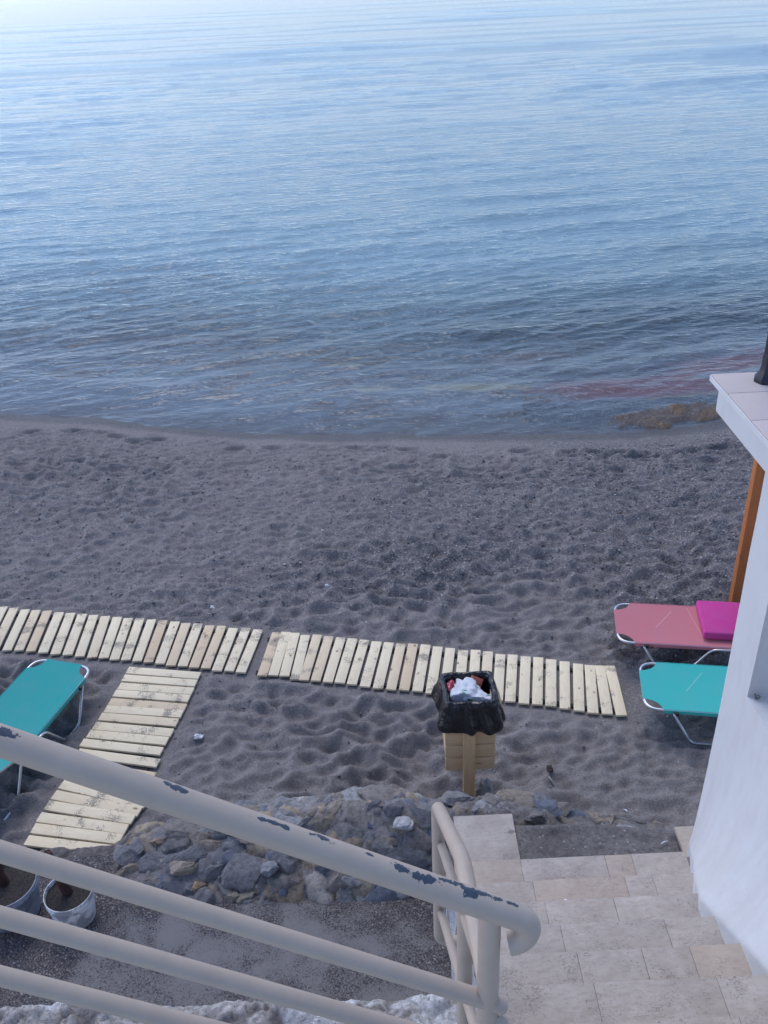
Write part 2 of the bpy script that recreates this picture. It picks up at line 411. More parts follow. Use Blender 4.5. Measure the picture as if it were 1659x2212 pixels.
def mat_fabric(name, col, crease=None):
    t = NT(name); c = t.co(); w = t.noise(c, 260, 2, .6); b = t.noise(c, 5, 3)
    cc = t.mix(t.ramp(w, [(.3, 0.), (.7, 1.)]), tuple(x*.86 for x in col), col)
    cc = t.mix(t.ramp(b, [(.35, 0.), (.75, .5)]), cc, tuple(min(1, x*.72+.07) for x in col))
    sx = t.n('SeparateXYZ', [c]); x, y = sx.outputs[0], sx.outputs[1]
    for (x0, y0, x1, y1, wd) in (crease or []):
        L = math.hypot(x1-x0, y1-y0); ux, uy = (x1-x0)/L, (y1-y0)/L
        al = t.ma('ADD', t.ma('MULTIPLY', t.ma('SUBTRACT', x, x0), ux), t.ma('MULTIPLY', t.ma('SUBTRACT', y, y0), uy))
        pe = t.ma('ABSOLUTE', t.ma('SUBTRACT', t.ma('MULTIPLY', t.ma('SUBTRACT', x, x0), uy), t.ma('MULTIPLY', t.ma('SUBTRACT', y, y0), ux)))
        m = t.ma('MULTIPLY', t.ma('LESS_THAN', pe, wd), t.ma('MULTIPLY', t.ma('GREATER_THAN', al, 0.), t.ma('LESS_THAN', al, L)))
        cc = t.mix(t.ma('MULTIPLY', m, t.ramp(w, [(.3, .2), (.6, .6)])), cc, tuple(min(1, q*.6+.3) for q in col))
    return t.fin(cc, .85, t.bump(w, .3, .002), Specular_IOR_Level=.25)

M = {}
M['sand'] = mat_sand(); M['seabed'] = mat_seabed(); M['water'] = mat_water()
M['slat'] = mat_pine('bleached pine slat', (.85, .735, .51), (.74, .585, .375), .8, 0, 0)
M['crate'] = mat_pine('raw pine board', (.72, .52, .31), (.56, .37, .19), .15, 0, 0)
M['postwood'] = mat_pine('raw pine post', (.70, .50, .27), (.54, .34, .16), .1, 0, 2)
M['orange'] = mat_pine('orange stained timber', (.50, .165, .045), (.40, .11, .03), 0, 0, 2)
M['plaster'] = mat_plaster('white wall plaster'); M['trav'] = mat_travertine(); M['rubble'] = mat_rubble()
M['floor'] = mat_concrete_floor()
M['alu'] = mat_simple('aluminium tube', (.62, .63, .66), .38, .85, 40, .08, 0)
M['blackplastic'] = mat_simple('black plastic joint', (.012, .012, .014), .5, 0, 30, .1, 0)
M['strap'] = mat_simple('black strap', (.014, .014, .017), .8)
M['lampmetal'] = mat_simple('dark painted iron', (.020, .022, .034), .5, 0, 30, .2, .3)
M['soil'] = mat_simple('gritty soil', (.085, .07, .06), .95, 0, 90, .4, 1.0, .02)
M['rust'] = mat_simple('rusty iron', (.075, .030, .020), .9, 0, 40, .35, .8, .01)

def obj_tint(name, col, rough=.9, nscale=24, b=.9, bd=.02):
    return mat_simple(name, col, rough, 0, nscale, .25, b, bd)
M['lump'] = obj_tint('pale concrete lump', (.36, .34, .33))

# ------------------------------------------------------------------ beach, seabed, sea
SEA = -.3
_sx = np.array([-40, -12, -6.28, -4.65, -3.06, -1.575, -.152, 1.24, 2.6, 3.64, 4.69, 5.6, 8, 40])
_sy = np.array([19, 15.6, 14.18, 13.82, 13.29, 12.91, 12.72, 12.57, 12.42, 12.36, 12.46, 12.75, 13.2, 15])
def shore(x): return np.interp(x, _sx, _sy)
def sand_base(X, Y):
    d = Y-shore(X)
    return np.where(d > 0, SEA-.03*ss(0, .4, d)-.16*np.minimum(d, 14), SEA*np.clip((d+2.6)/2.6, 0, 1)**1.35)
paths = []                                                     # flattened strips under the wooden walkways: (x0,y0,x1,y1,halfwidth)
def sand_z(X, Y):
    base = sand_base(X, Y)
    wx = X+.10*vn(X*2.2, Y*2.2, 5); wy = Y+.08*vn(X*2.4+9, Y*2.4, 6)
    f1, f2, cid = worley(wx*3.1+.8*wy, wy*5.9, 3)
    g1, g2, cid2 = worley(wx*6.4-1.1*wy, wy*10.5, 8)
    dim = np.clip(f1, 0, .85)**1.3; dim2 = np.clip(g1, 0, .8)**1.25
    near = 1-ss(7.0, 8.8, Y); d = Y-shore(X)
    amp = (.062+.072*near)*(1-ss(-1.6, -.5, d)) + .004
    a2 = (.034+.014*near)*(1-ss(-1.3, -.4, d)) + .002
    mod = .65+.5*vn(X*.6, Y*.7, 21)
    z = base + amp*mod*(dim*1.9-.6) + a2*(dim2*1.7-.5) + .012*fbm(X*1.3, Y*1.6, 4, 12) + .0035*fbm(X*16, Y*16, 2, 14)*(1-ss(-.6, -.1, d))
    return z, d, near
NX = np.concatenate([-np.geomspace(60, 9, 26)[:-1], np.arange(-9, 9.001, .027), np.geomspace(9, 60, 26)[1:]])
NY = np.concatenate([np.arange(3.0, 14.6, .024), np.geomspace(14.6, 60, 70)[1:]])
GX, GY = np.meshgrid(NX, NY)
GZ, GD, GN = sand_z(GX, GY)
# footprints along the water's edge and a few hollows
rng = random.Random(11)
def dent(cx, cy, rx, ry, dep, ang=0):
    global GZ
    ca, sa = math.cos(ang), math.sin(ang)
    x, y = GX-cx, GY-cy; u, v = (x*ca+y*sa)/rx, (-x*sa+y*ca)/ry; q = u*u+v*v
    GZ = GZ - (dep*np.exp(-q*1.6) - dep*.35*np.exp(-(np.sqrt(q)-1.45)**2*7))*(1-ss(-.75, -.35, GD))
for (x, y) in [(160, 925), (172, 922), (225, 925), (258, 937), (335, 945), (345, 930), (465, 937), (475, 945), (500, 965), (590, 960), (660, 952), (700, 955), (735, 948), (780, 958), (830, 955), (1125, 968), (1235, 970), (1285, 972), (1330, 975), (1365, 985), (1405, 985), (1440, 985), (1478, 978), (1500, 970), (1545, 968), (1575, 968), (1540, 1000), (1390, 980), (960, 985), (880, 965), (300, 950), (60, 930)]:
    p = at(x, y, z=-.13); dent(p.x+rng.uniform(-.05, .05), p.y, .15, .085, .08, rng.uniform(-.3, .3))
for (x, y, s) in [(378, 1297, .2), (700, 1180, .14), (1130, 1225, .14), (600, 1150, .16), (900, 1060, .13)]:
    p = at(x, y, z=0); dent(p.x, p.y, s*1.1, s*.8, .06)
for i in range(150):
    x, y = rng.uniform(-6.5, 6.5), rng.uniform(4.9, 12.0)
    dent(x, y, rng.uniform(.09, .17), rng.uniform(.06, .1), rng.uniform(.012, .035), rng.uniform(-.8, .8))
def flatten(p0, p1, hw, lvl=.0, soft=.22):
    global GZ
    ax, ay = p1[0]-p0[0], p1[1]-p0[1]; L2 = ax*ax+ay*ay
    t = np.clip(((GX-p0[0])*ax+(GY-p0[1])*ay)/L2, 0, 1)
    d = np.hypot(GX-p0[0]-t*ax, GY-p0[1]-t*ay)
    k = 1-ss(hw, hw+soft, d); GZ = GZ*(1-k)+(lvl+.007*fbm(GX*5, GY*5, 3, 41))*k
A0, A1 = at(-160, 1350, z=.03), at(549, 1407, z=.03); B0, B1 = at(581, 1411, z=.03), at(1325, 1495, z=.03)
C0, C1 = at(352, 1452, z=.03), at(150, 1845, z=.03)
flatten(A0, A1, .3); flatten(B0, B1, .3); flatten(C0, C1, .36)
gn = fbm(GX*.55, GY*.7, 4, 55)
grav = np.clip(.05+.55*np.exp(-((GX-1.6-.2*(GY-8.5))/3.0)**2)*ss(7.4, 8.6, GY+.5*gn)*(1-.6*ss(10.4, 11.6, GY))+.42*gn-.2*(1-ss(5.5, 7.0, GY))+.18*ss(9.5, 10.5, GY)*ss(-2.2, -4, GX), 0, 1)
grav = np.maximum(grav, .62*ss(1.3, 2.6, GX+.7*gn)*ss(5.6, 6.8, GY+.5*gn))
grav = np.where(GD > -.35, .45, grav)
wet = ss(-.42, -.12, GD+.12*fbm(GX*1.3, GY*0+3, 3, 61))
sea_mask = GD > .9
grid('sand', GX, GY, GZ, M['sand'], attrs={'gravel': grav, 'wet': wet})['kind'] = 'structure'

# seabed tint sheet, a little above the sand's own underwater slope, with weed and pale patches
bx = np.arange(-16, 16.01, .09); by = np.concatenate([[-.12, -.04, .02, .1, .18], np.arange(0.25, 20, .09)])
BX, BD = np.meshgrid(bx, by); BY = BD+shore(BX)
BZ = SEA-.03*ss(0, .4, BD)-.16*np.clip(BD, 0, 14)-.02*(BD < .0) + .006*ss(0, .15, BD)+.05*ss(.5, 2, BD)*(fbm(BX*1.1, BY*1.1, 4, 71)+.25)
base = np.array([.125, .145, .165]); T = np.ones(BX.shape+(3,))*base
def patch(x, y, rx, ry, col, k, rot=0, sd=0):
    p = at(x, y, z=-.75); u, v = BX-p.x, BY-p.y
    c, s = math.cos(rot), math.sin(rot); a, b = (u*c+v*s)/rx, (-u*s+v*c)/ry
    q = np.hypot(a, b)+.55*fbm(BX*1.5, BY*1.5, 4, 80+sd)
    m = (1-ss(.6, 1.05, q))[..., None]*k
    global T
    T = T*(1-m)+np.array(col)*m
red, tan, dk, grn = (.155, .072, .078), (.24, .225, .15), (.05, .065, .085), (.10, .155, .155)
for i, a in enumerate([(1440, 800, 2.7, .7, red, .92, .2), (1470, 848, 2.0, .55, red, .9, .1), (1650, 770, 2.4, .9, red, .9), (1330, 850, 1.5, .5, red, .75), (1560, 840, 1.6, .5, red, .7),
                       (1300, 795, 1.6, .35, dk, .8, .15), (760, 745, .75, .5, tan, .85), (1020, 832, 1.0, .42, tan, .9), (800, 838, .5, .25, tan, .7),
                       (1130, 725, 1.0, .8, (.17, .13, .12), .8), (640, 715, 1.5, .45, (.17, .15, .12), .7), (120, 760, 2.6, .4, dk, .6), (420, 750, 2.0, .3, (.16, .145, .12), .6),
                       (600, 655, 1.8, .6, dk, .7), (1040, 650, 1.4, .7, dk, .7), (900, 790, 1.0, .3, dk, .5), (1180, 790, .8, .35, dk, .6), (300, 790, 2.2, .3, grn, .6),
                       (500, 800, 2.0, .35, grn, .5), (1390, 800, .8, .3, dk, .5), (1250, 740, 1.2, .5, dk, .45), (1480, 880, 1.4, .28, (.17, .14, .10), .8), (250, 680, 3, .8, (.15, .13, .14), .5)]):
    patch(*a, **{'sd': i})
T = T*(1+.16*fbm(BX*3, BY*3, 4, 99))[..., None]
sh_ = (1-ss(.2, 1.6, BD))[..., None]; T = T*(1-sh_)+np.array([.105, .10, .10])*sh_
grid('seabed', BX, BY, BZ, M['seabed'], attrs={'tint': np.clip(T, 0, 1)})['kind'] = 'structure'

# sea surface: one fan-shaped sheet to the horizon, with real swell and ripples
def sea():
    rows = [11.2]
    while rows[-1] < 9000: rows.append(rows[-1]+max(.035, rows[-1]**2*.000165))
    yy = np.array(rows); tt = np.linspace(-1, 1, 460)
    Xs = tt[None, :]*(yy[:, None]*.72+3.5); Ys = np.repeat(yy[:, None], len(tt), 1)
    dY = np.gradient(yy)[:, None]
    r = np.random.RandomState(4); Z = np.zeros_like(Xs); d = Ys-shore(Xs)
    near = 1-ss(6, 22, d)
    gust = .75+.5*fbm(Xs*.035, Ys*.09, 3, 7)
    for i in range(122):
        lam = math.exp(r.uniform(math.log(.22), math.log(2.6)))
        th = R(8)+r.normal(0, R(10 if lam > 1 else 20)); st = .0138*r.uniform(.5, 1.3)
        if i % 4 == 0: th = R(32)+r.normal(0, R(12)); lam = math.exp(r.uniform(math.log(.22), math.log(.8)))
        if i >= 96: lam = math.exp(r.uniform(math.log(3), math.log(28))); th = R(7)+r.normal(0, R(8)); st = .0115
        k = 2*math.pi/lam; a = st/k
        kx, ky = k*-math.sin(th), k*math.cos(th)
        w = ss(2.0, 3.6, lam/dY)
        if i >= 96: w = w*ss(14, 60, d)
        else: w = w*(1+.9*ss(15, 60, d))
        if i % 4 == 0 and i < 96: w = w*(.35+1.5*near)
        wob = .9*vn(Xs*.22+i, Ys*.3-i, 200+i) if i < 96 else .9*vn(Xs*.012+i, Ys*.02, 200+i)
        Z += a*w*gust*np.sin(kx*Xs+ky*Ys+wob*2+r.uniform(0, 6.28))
    shal = .45+.55*ss(.0, 2.2, d)
    Z = Z*shal+SEA
    # little breaking line: a low swell about to reach the beach
    Z += .035*np.exp(-((d-1.55-.5*fbm(Xs*.35, Xs*0, 3, 5))/.28)**2)*ss(-7, -2, -Xs-0)*.8
    deep = ss(1.5, 11, d+1.8*fbm(Xs*.25, Ys*.35, 4, 17))*.93
    grid('sea', Xs, Ys, Z, M['water'], attrs={'deep': deep, 'calm': .6+.4*ss(0, 2.0, d)})['kind'] = 'structure'
sea()

# brown rock shelf breaking the surface at the right end of the shoreline
def reef():
    c = at(1470, 893, z=-.28); x = np.arange(-2.3, 2.4, .025); y = np.arange(-.9, .95, .025); X, Y = np.meshgrid(x, y)
    n = fbm(X*2.2, Y*2.6, 5, 301); e = 1-np.hypot((X-.25)/1.75, (Y-.12*X)/.44)+.55*n
    Z = -.42+.14*ss(-.3, .6, e)+.035*fbm(X*7, Y*7, 4, 305)
    k = ss(.52, .72, fbm(X*4, Y*5, 4, 309)*.5+.5)[..., None]
    col = np.array([.15, .12, .10])*(1-k)+np.array([.19, .12, .065])*k
    w_ = ss(-.15, .45, e)[..., None]; col = col*w_+np.array([.125, .14, .155])*(1-w_)
    o = grid('reef_rock', X+c.x, Y+c.y, Z, M['rubble'], attrs={'tint': col})
    tag(o, 'low brown weedy rock shelf breaking the water at the shoreline beside the white building', 'rock')
reef()

# loose pebbles of the shingle patch: too many to count, one object
def pebbles():
    bm = bmesh.new(); bmesh.ops.create_icosphere(bm, subdivisions=1, radius=1); bm.verts.index_update()
    V = np.array([v.co[:] for v in bm.verts]); Fc = np.array([[v.index for v in f.verts] for f in bm.faces]); bm.free()
    r = np.random.RandomState(21); n = 46000
    x = r.uniform(-6.4, 6.2, n); y = r.uniform(5.3, 12.8, n)
    j = np.clip(np.searchsorted(NX, x), 0, len(NX)-1); i = np.clip(np.searchsorted(NY, y), 0, len(NY)-1)
    keep = (grav[i, j]*.85+.06+.25*(r.rand(n)-.5) > r.rand(n)*.95) & (GD[i, j] < -.5)
    for (p, q, hw) in ((A0, A1, .34), (B0, B1, .36), (C0, C1, .4)):
        ax, ay = q[0]-p[0], q[1]-p[1]; tt = np.clip(((x-p[0])*ax+(y-p[1])*ay)/(ax*ax+ay*ay), 0, 1)
        keep &= np.hypot(x-p[0]-tt*ax, y-p[1]-tt*ay) > hw
    x, y, i, j = x[keep][:16000], y[keep][:16000], i[keep][:16000], j[keep][:16000]; n = len(x)
    sz = .0052*np.exp(r.normal(0, .42, n))+.002; sz = np.minimum(sz, .019)
    z = GZ[i, j]+sz*.25
    a = r.uniform(0, 6.28, n); sx, sy, sz2 = sz*r.uniform(.9, 1.7, n), sz*r.uniform(.7, 1.1, n), sz*r.uniform(.5, .8, n)
    P = V[None]*(1+.25*(r.rand(n, len(V), 1)-.5))
    X = P[..., 0]*sx[:, None]; Y = P[..., 1]*sy[:, None]; Z = P[..., 2]*sz2[:, None]
    ca, sa = np.cos(a)[:, None], np.sin(a)[:, None]
    co = np.stack([X*ca-Y*sa+x[:, None], X*sa+Y*ca+y[:, None], Z+z[:, None]], -1).reshape(-1, 3)
    F = (Fc[None]+(np.arange(n)*len(V))[:, None, None]).reshape(-1, 3)
    me = bpy.data.meshes.new('pebbles'); me.vertices.add(len(co)); me.vertices.foreach_set('co', co.astype(np.float32).ravel())
    me.loops.add(F.size); me.loops.foreach_set('vertex_index', F.ravel().astype(np.int32))
    me.polygons.add(len(F)); me.polygons.foreach_set('loop_start', (np.arange(len(F))*3).astype(np.int32)); me.update(calc_edges=True)
    pal = np.array([(.07, .075, .09), (.10, .105, .12), (.15, .145, .14), (.20, .165, .14), (.13, .12, .12), (.26, .245, .235), (.17, .17, .18), (.42, .40, .385), (.23, .17, .14), (.58, .56, .54)])
    pk = r.choice(len(pal), n, p=[.14, .15, .15, .12, .13, .1, .09, .06, .04, .02])
    T = np.repeat(pal[pk]*r.uniform(.8, 1.2, (n, 1)), len(V), 0)
    at_ = me.attributes.new('tint', 'FLOAT_COLOR', 'POINT'); at_.data.foreach_set('color', np.concatenate([T, np.ones((len(T), 1))], 1).astype(np.float32).ravel())
    t = NT('pebble stone'); t.fin(t.attr('tint', 'Color'), .8)
    o = link('pebbles', me, t.m, None, True); o['kind'] = 'stuff'; tag(o, 'scattered grey and white pebbles on the dark beach', 'pebbles')
pebbles()

# ------------------------------------------------------------------ wooden walkways
slat_me = None
def slat_mesh():
    b = MB(); b.box((0, 0, 0), (1, .097, .021), bev=.004); return b
def walkway(name, label, ends, straps):
    """ends: list of ((x,y),(x,y)) end points of each board's centre line"""
    global slat_me
    cx = sum(e[0][0]+e[1][0] for e in ends)/2/len(ends); cy = sum(e[0][1]+e[1][1] for e in ends)/2/len(ends)
    root = empty(name, (cx, cy, 0), label, 'walkway', 'slatted wooden walkways on the sand')
    for (p, q) in ends:
        L = math.hypot(q[0]-p[0], q[1]-p[1])
        if slat_me is None:
            o = slat_mesh().build('slat', M['slat'], root, angle=40, world=False); slat_me = o.data
        else:
            o = bpy.data.objects.new('slat', slat_me); COL.objects.link(o); o.parent = root
        o.location = ((p[0]+q[0])/2-cx, (p[1]+q[1])/2-cy, .030+rng.uniform(-.003, .004))
        o.rotation_euler = (rng.uniform(-.02, .02), rng.uniform(-.008, .008), math.atan2(q[1]-p[1], q[0]-p[0]))
        o.scale = (L, 1+rng.uniform(-.03, .03), 1)
    for t in straps:
        m = MB()
        pts = [Vector((e[0][0]*(1-t)+e[1][0]*t, e[0][1]*(1-t)+e[1][1]*t, .0145)) for e in ends]
        a = (pts[0]-pts[1]).normalized()*.08; b2 = (pts[-1]-pts[-2]).normalized()*.02
        pts = [pts[0]+a]+pts+[pts[-1]+b2]
        for i in range(len(pts)-1):
            d = pts[i+1]-pts[i]; L = d.length
            m.box((pts[i]+pts[i+1])/2, (L, .045, .009), Matrix.Rotation(math.atan2(d.y, d.x), 4, 'Z'))
        m.build('strap', M['strap'], root)
    return root
def lerp(a, b, t): return (a[0]+(b[0]-a[0])*t, a[1]+(b[1]-a[1])*t)
def W2(x, y, z=.04): p = at(x, y, z=z); return (p.x, p.y)
# piece A: first visible board .. last board
def series(ctrl, n, j=.006):
    """ctrl: [(index,(top px),(bottom px))...] boards' centre lines, interpolated in world"""
    out = []
    for i in range(n):
        for k in range(len(ctrl)-1):
            if ctrl[k][0] <= i <= ctrl[k+1][0]:
                t = (i-ctrl[k][0])/(ctrl[k+1][0]-ctrl[k][0])
                a = lerp(W2(*ctrl[k][1]), W2(*ctrl[k+1][1]), t); b = lerp(W2(*ctrl[k][2]), W2(*ctrl[k+1][2]), t)
                d = rng.uniform(-j, j); s = rng.uniform(-.012, .012)
                out.append(((a[0]+d, a[1]+s), (b[0]+d*.5, b[1]+s))); break
    return out
def z3(x, y): return (x/1.8433/1.4756, (1850+y/1.8433)/1.4756)
def z4(x, y): return ((750+x/1.8433)/1.4756, (1900+y/1.8433)/1.4756)
def zr(x, y): return ((1500+x/3.0164)/1.4756, (2000+y/3.0164)/1.4756)
walkway('wooden_walkway', 'long roll of pale slats running off the left edge behind the left turquoise lounger',
        series([(0, z3(-320, 105), z3(-430, 335)), (5, z3(17, 155), z3(-100, 390)), (14, z3(620, 207), z3(540, 448)), (27, z3(1515, 288), z3(1412, 540))], 28), (.1, .9))
e = series([(0, z4(243, 207), z4(157, 462)), (1, z4(299, 210), z4(222, 466)), (2, z4(352, 219), z4(287, 474)), (3, z4(412, 226), z4(350, 484)), (4, z4(482, 229), z4(402, 492)),
            (8, z4(759, 257), z4(683, 519)), (14, z4(1191, 295), z4(1148, 570)), (17, zr(50, 222), zr(20, 655)), (20, zr(408, 261), zr(382, 708)), (25, zr(1030, 342), zr(1042, 796)), (26, zr(1147, 358), zr(1178, 818)), (27, zr(1246, 364), zr(1317, 826)), (28, zr(1338, 366), zr(1452, 846))], 29, .003)
walkway('wooden_walkway', 'right hand roll of pale slats behind the litter bin, its last boards fanning out', e, (.12, .88))
def z6(x, y): return (x/1.8433/1.4756, (2400+y/1.8433)/1.4756)
walkway('wooden_walkway', 'short roll of pale slats leading from the rubble wall to the long rolls',
        series([(0, z3(748, 527), z3(1172, 559)), (5, z3(620, 752), z3(1070, 785)), (9, z3(480, 955), z3(950, 1005)), (13, z6(360, 180), z6(860, 295)), (16, z6(230, 370), z6(745, 440)), (18, z6(155, 512), z6(679, 577)), (19, z6(110, 590), z6(640, 660)), (20, z6(65, 665), z6(600, 740))], 21, .003), (.14, .86))

# ------------------------------------------------------------------ sun loungers
def lounger(name, label, foot, ang, fab, back=.35, cut=True):
    root = empty(name, (foot[0], foot[1], 0), label, 'sun lounger', 'folding sun loungers on the sand', ang)
    rt, hw, h = .0125, .30, .335
    W = False
    f = MB()
    loop = fillet([(1.15, -hw, h), (0, -hw, h), (0, hw, h), (1.15, hw, h)], .13, 10)
    f.tube(loop, rt, 12)
    f.build('frame', M['alu'], root, smooth=True, world=W)
    bl = MB(); c, s = math.cos(back), math.sin(back)
    pts = [(1.17, -hw, h), (1.17+.66*c, -hw, h+.66*s), (1.17+.66*c, hw, h+.66*s), (1.17, hw, h)]
    bl.tube(fillet(pts, .12, 8), rt, 12); bl.build('back_frame', M['alu'], root, smooth=True, world=W)
    # fabric: outline with scooped corners at both ends
    def sheet(x0, x1, lift, scoop0, scoop1):
        ns, nw = 60, 25; X = np.zeros((ns, nw)); Y = X.copy(); Z = X.copy()
        for i in range(ns):
            u = i/(ns-1); x = x0+(x1-x0)*u
            w = hw+.004
            for flag, dx in ((scoop0, x-x0), (scoop1, x1-x)):
                if flag and dx < .15: w = min(w, hw-.115*math.sqrt(max(0, 1-(min(dx, .15)/.15)**2)))
            for j in range(nw):
                v = j/(nw-1)*2-1; y = v*w
                z = h+.013-.012*(1-v*v)*math.sin(math.pi*min(1, max(0, u)))
                X[i, j] = x; Y[i, j] = y; Z[i, j] = z+lift(x)
        return X, Y, Z
    m = MB()
    def pour(X, Y, Z, th=.004):
        n, k = X.shape; top = [(X[i, j], Y[i, j], Z[i, j]) for i in range(n) for j in range(k)]
        bot = [(a, b, c2-th) for a, b, c2 in top]; N = n*k; fs = []
        for i in range(n-1):
            for j in range(k-1):
                q = (i*k+j, (i+1)*k+j, (i+1)*k+j+1, i*k+j+1); fs.append(q); fs.append(tuple(N+t for t in q[::-1]))
        rim = [j for j in range(k)]+[i*k+k-1 for i in range(1, n)]+[(n-1)*k+j for j in range(k-2, -1, -1)]+[i*k for i in range(n-2, 0, -1)]
        for a, b in zip(rim, rim[1:]+rim[:1]): fs.append((a, b, N+b, N+a))
        m.add(top+bot, fs)
    pour(*sheet(-.012, 1.16, lambda x: 0, True, False))
    for sy in (-1, 1):                                          # hem folded over the side tube
        m.box((.65, sy*(hw+.014), h-.006), (1.00, .004, .034), bev=.0015)
    m.build('fabric', fab, root, smooth=False, world=W, angle=50)
    m = MB(); pour(*sheet(1.17, 1.17+.66*c+.012, lambda x: (x-1.17)*math.tan(back), False, True)); m.build('back_fabric', fab, root, world=W, angle=50)
    for sy in (-1, 1):
        y = sy*(hw+.028)
        for pts in ([(.23, y, h-.01), (.40, y, .012), (.61, y, .012), (.83, y, h-.006), (1.16, y, h-.006), (1.34, y, .012), (1.56, y, .012), (1.66, y, .16)],):
            b = MB().tube(fillet(pts, .06, 6), .0115, 10); b.build('leg', M['alu'], root, smooth=True, world=W)
        for jx, jz in ((.25, h-.015), (1.17, h)):
            MB().box((jx, sy*(hw+.012), jz), (.042, .047, .032), bev=.004).build('joint', M['blackplastic'], root, world=W)
    return root
LINES = [(.36, -.05, .53, .21, .005)]
M['teal'] = mat_fabric('turquoise mesh fabric', (.055, .49, .44), LINES)
M['teal2'] = mat_fabric('deep turquoise mesh fabric', (.035, .36, .33), [])
M['pinkf'] = mat_fabric('faded rose mesh fabric', (.60, .20, .225), LINES+[(.68, .28, .80, -.26, .004)])
M['magenta'] = mat_fabric('magenta cushion fabric', (.58, .055, .28))
lounger('sun_lounger', 'turquoise sun lounger by the left edge, half hidden by the cream railing', (-3.045, 6.80), math.atan2(-.956, -.29), M['teal2'], .3)
ap = math.atan2(-.17, 1)
lounger('sun_lounger', 'faded rose sun lounger with a magenta cushion on it', (2.165, 7.03), ap, M['pinkf'], .75)
lounger('sun_lounger', 'bright turquoise sun lounger in front of the rose one beside the white wall', (2.175, 6.13), ap, M['teal'], .6)
def cushion():
    root = empty('lounger_cushion', (2.165, 7.03, .35), 'magenta foam cushion lying on the rose sun lounger', 'cushion', rz=ap)
    m = MB().box((.965, .04, .045), (.40, .51, .08), Matrix.Identity(4), bev=.018); m.build('seat_pad', M['magenta'], root, world=False, angle=60)
    m = MB().box((1.185+.32*math.cos(.75), .045, .07+.32*math.sin(.75)), (.62, .50, .07), Matrix.Rotation(-.75, 4, 'Y'), bev=.018)
    m.build('back_pad', M['magenta'], root, world=False, angle=60)
cushion()

# ------------------------------------------------------------------ litter bin on its post, liner and rubbish
BINX, BINY = .565, 5.33
def litter_bin():
    root = empty('litter_bin', (BINX, 5.14, 0), 'raw pine slatted litter bin on a single post behind the steps', 'litter bin')
    x0, x1, y0, y1, zb, zt = BINX-.175, BINX+.195, 5.165, 5.50, .43, 1.08
    for nm, c in (('front_panel', (0, y0)), ('back_panel', (0, y1))):
        m = MB()
        for k in range(5):
            z = zb+.062+k*.132; m.box(((x0+x1)/2+rng.uniform(-.004, .004), c[1], z), (x1-x0+.01, .022, .122), bev=.003)
        m.build(nm, M['crate'], root, angle=40)
    for xx in (x0, x1):
        m = MB()
        for k in range(5):
            z = zb+.062+k*.132; m.box((xx+(.012 if xx == x0 else -.012), (y0+y1)/2, z), (.022, y1-y0-.026, .122), bev=.003)
        m.build('side_panel', M['crate'], root, angle=40)
    MB().box(((x0+x1)/2, (y0+y1)/2, zb+.012), (x1-x0-.05, y1-y0-.03, .02)).build('base_panel', M['crate'], root)
    MB().box((BINX-.003, y0-.027, .45), (.092, .03, 1.0), bev=.004).build('post', M['postwood'], root, angle=40)
litter_bin()
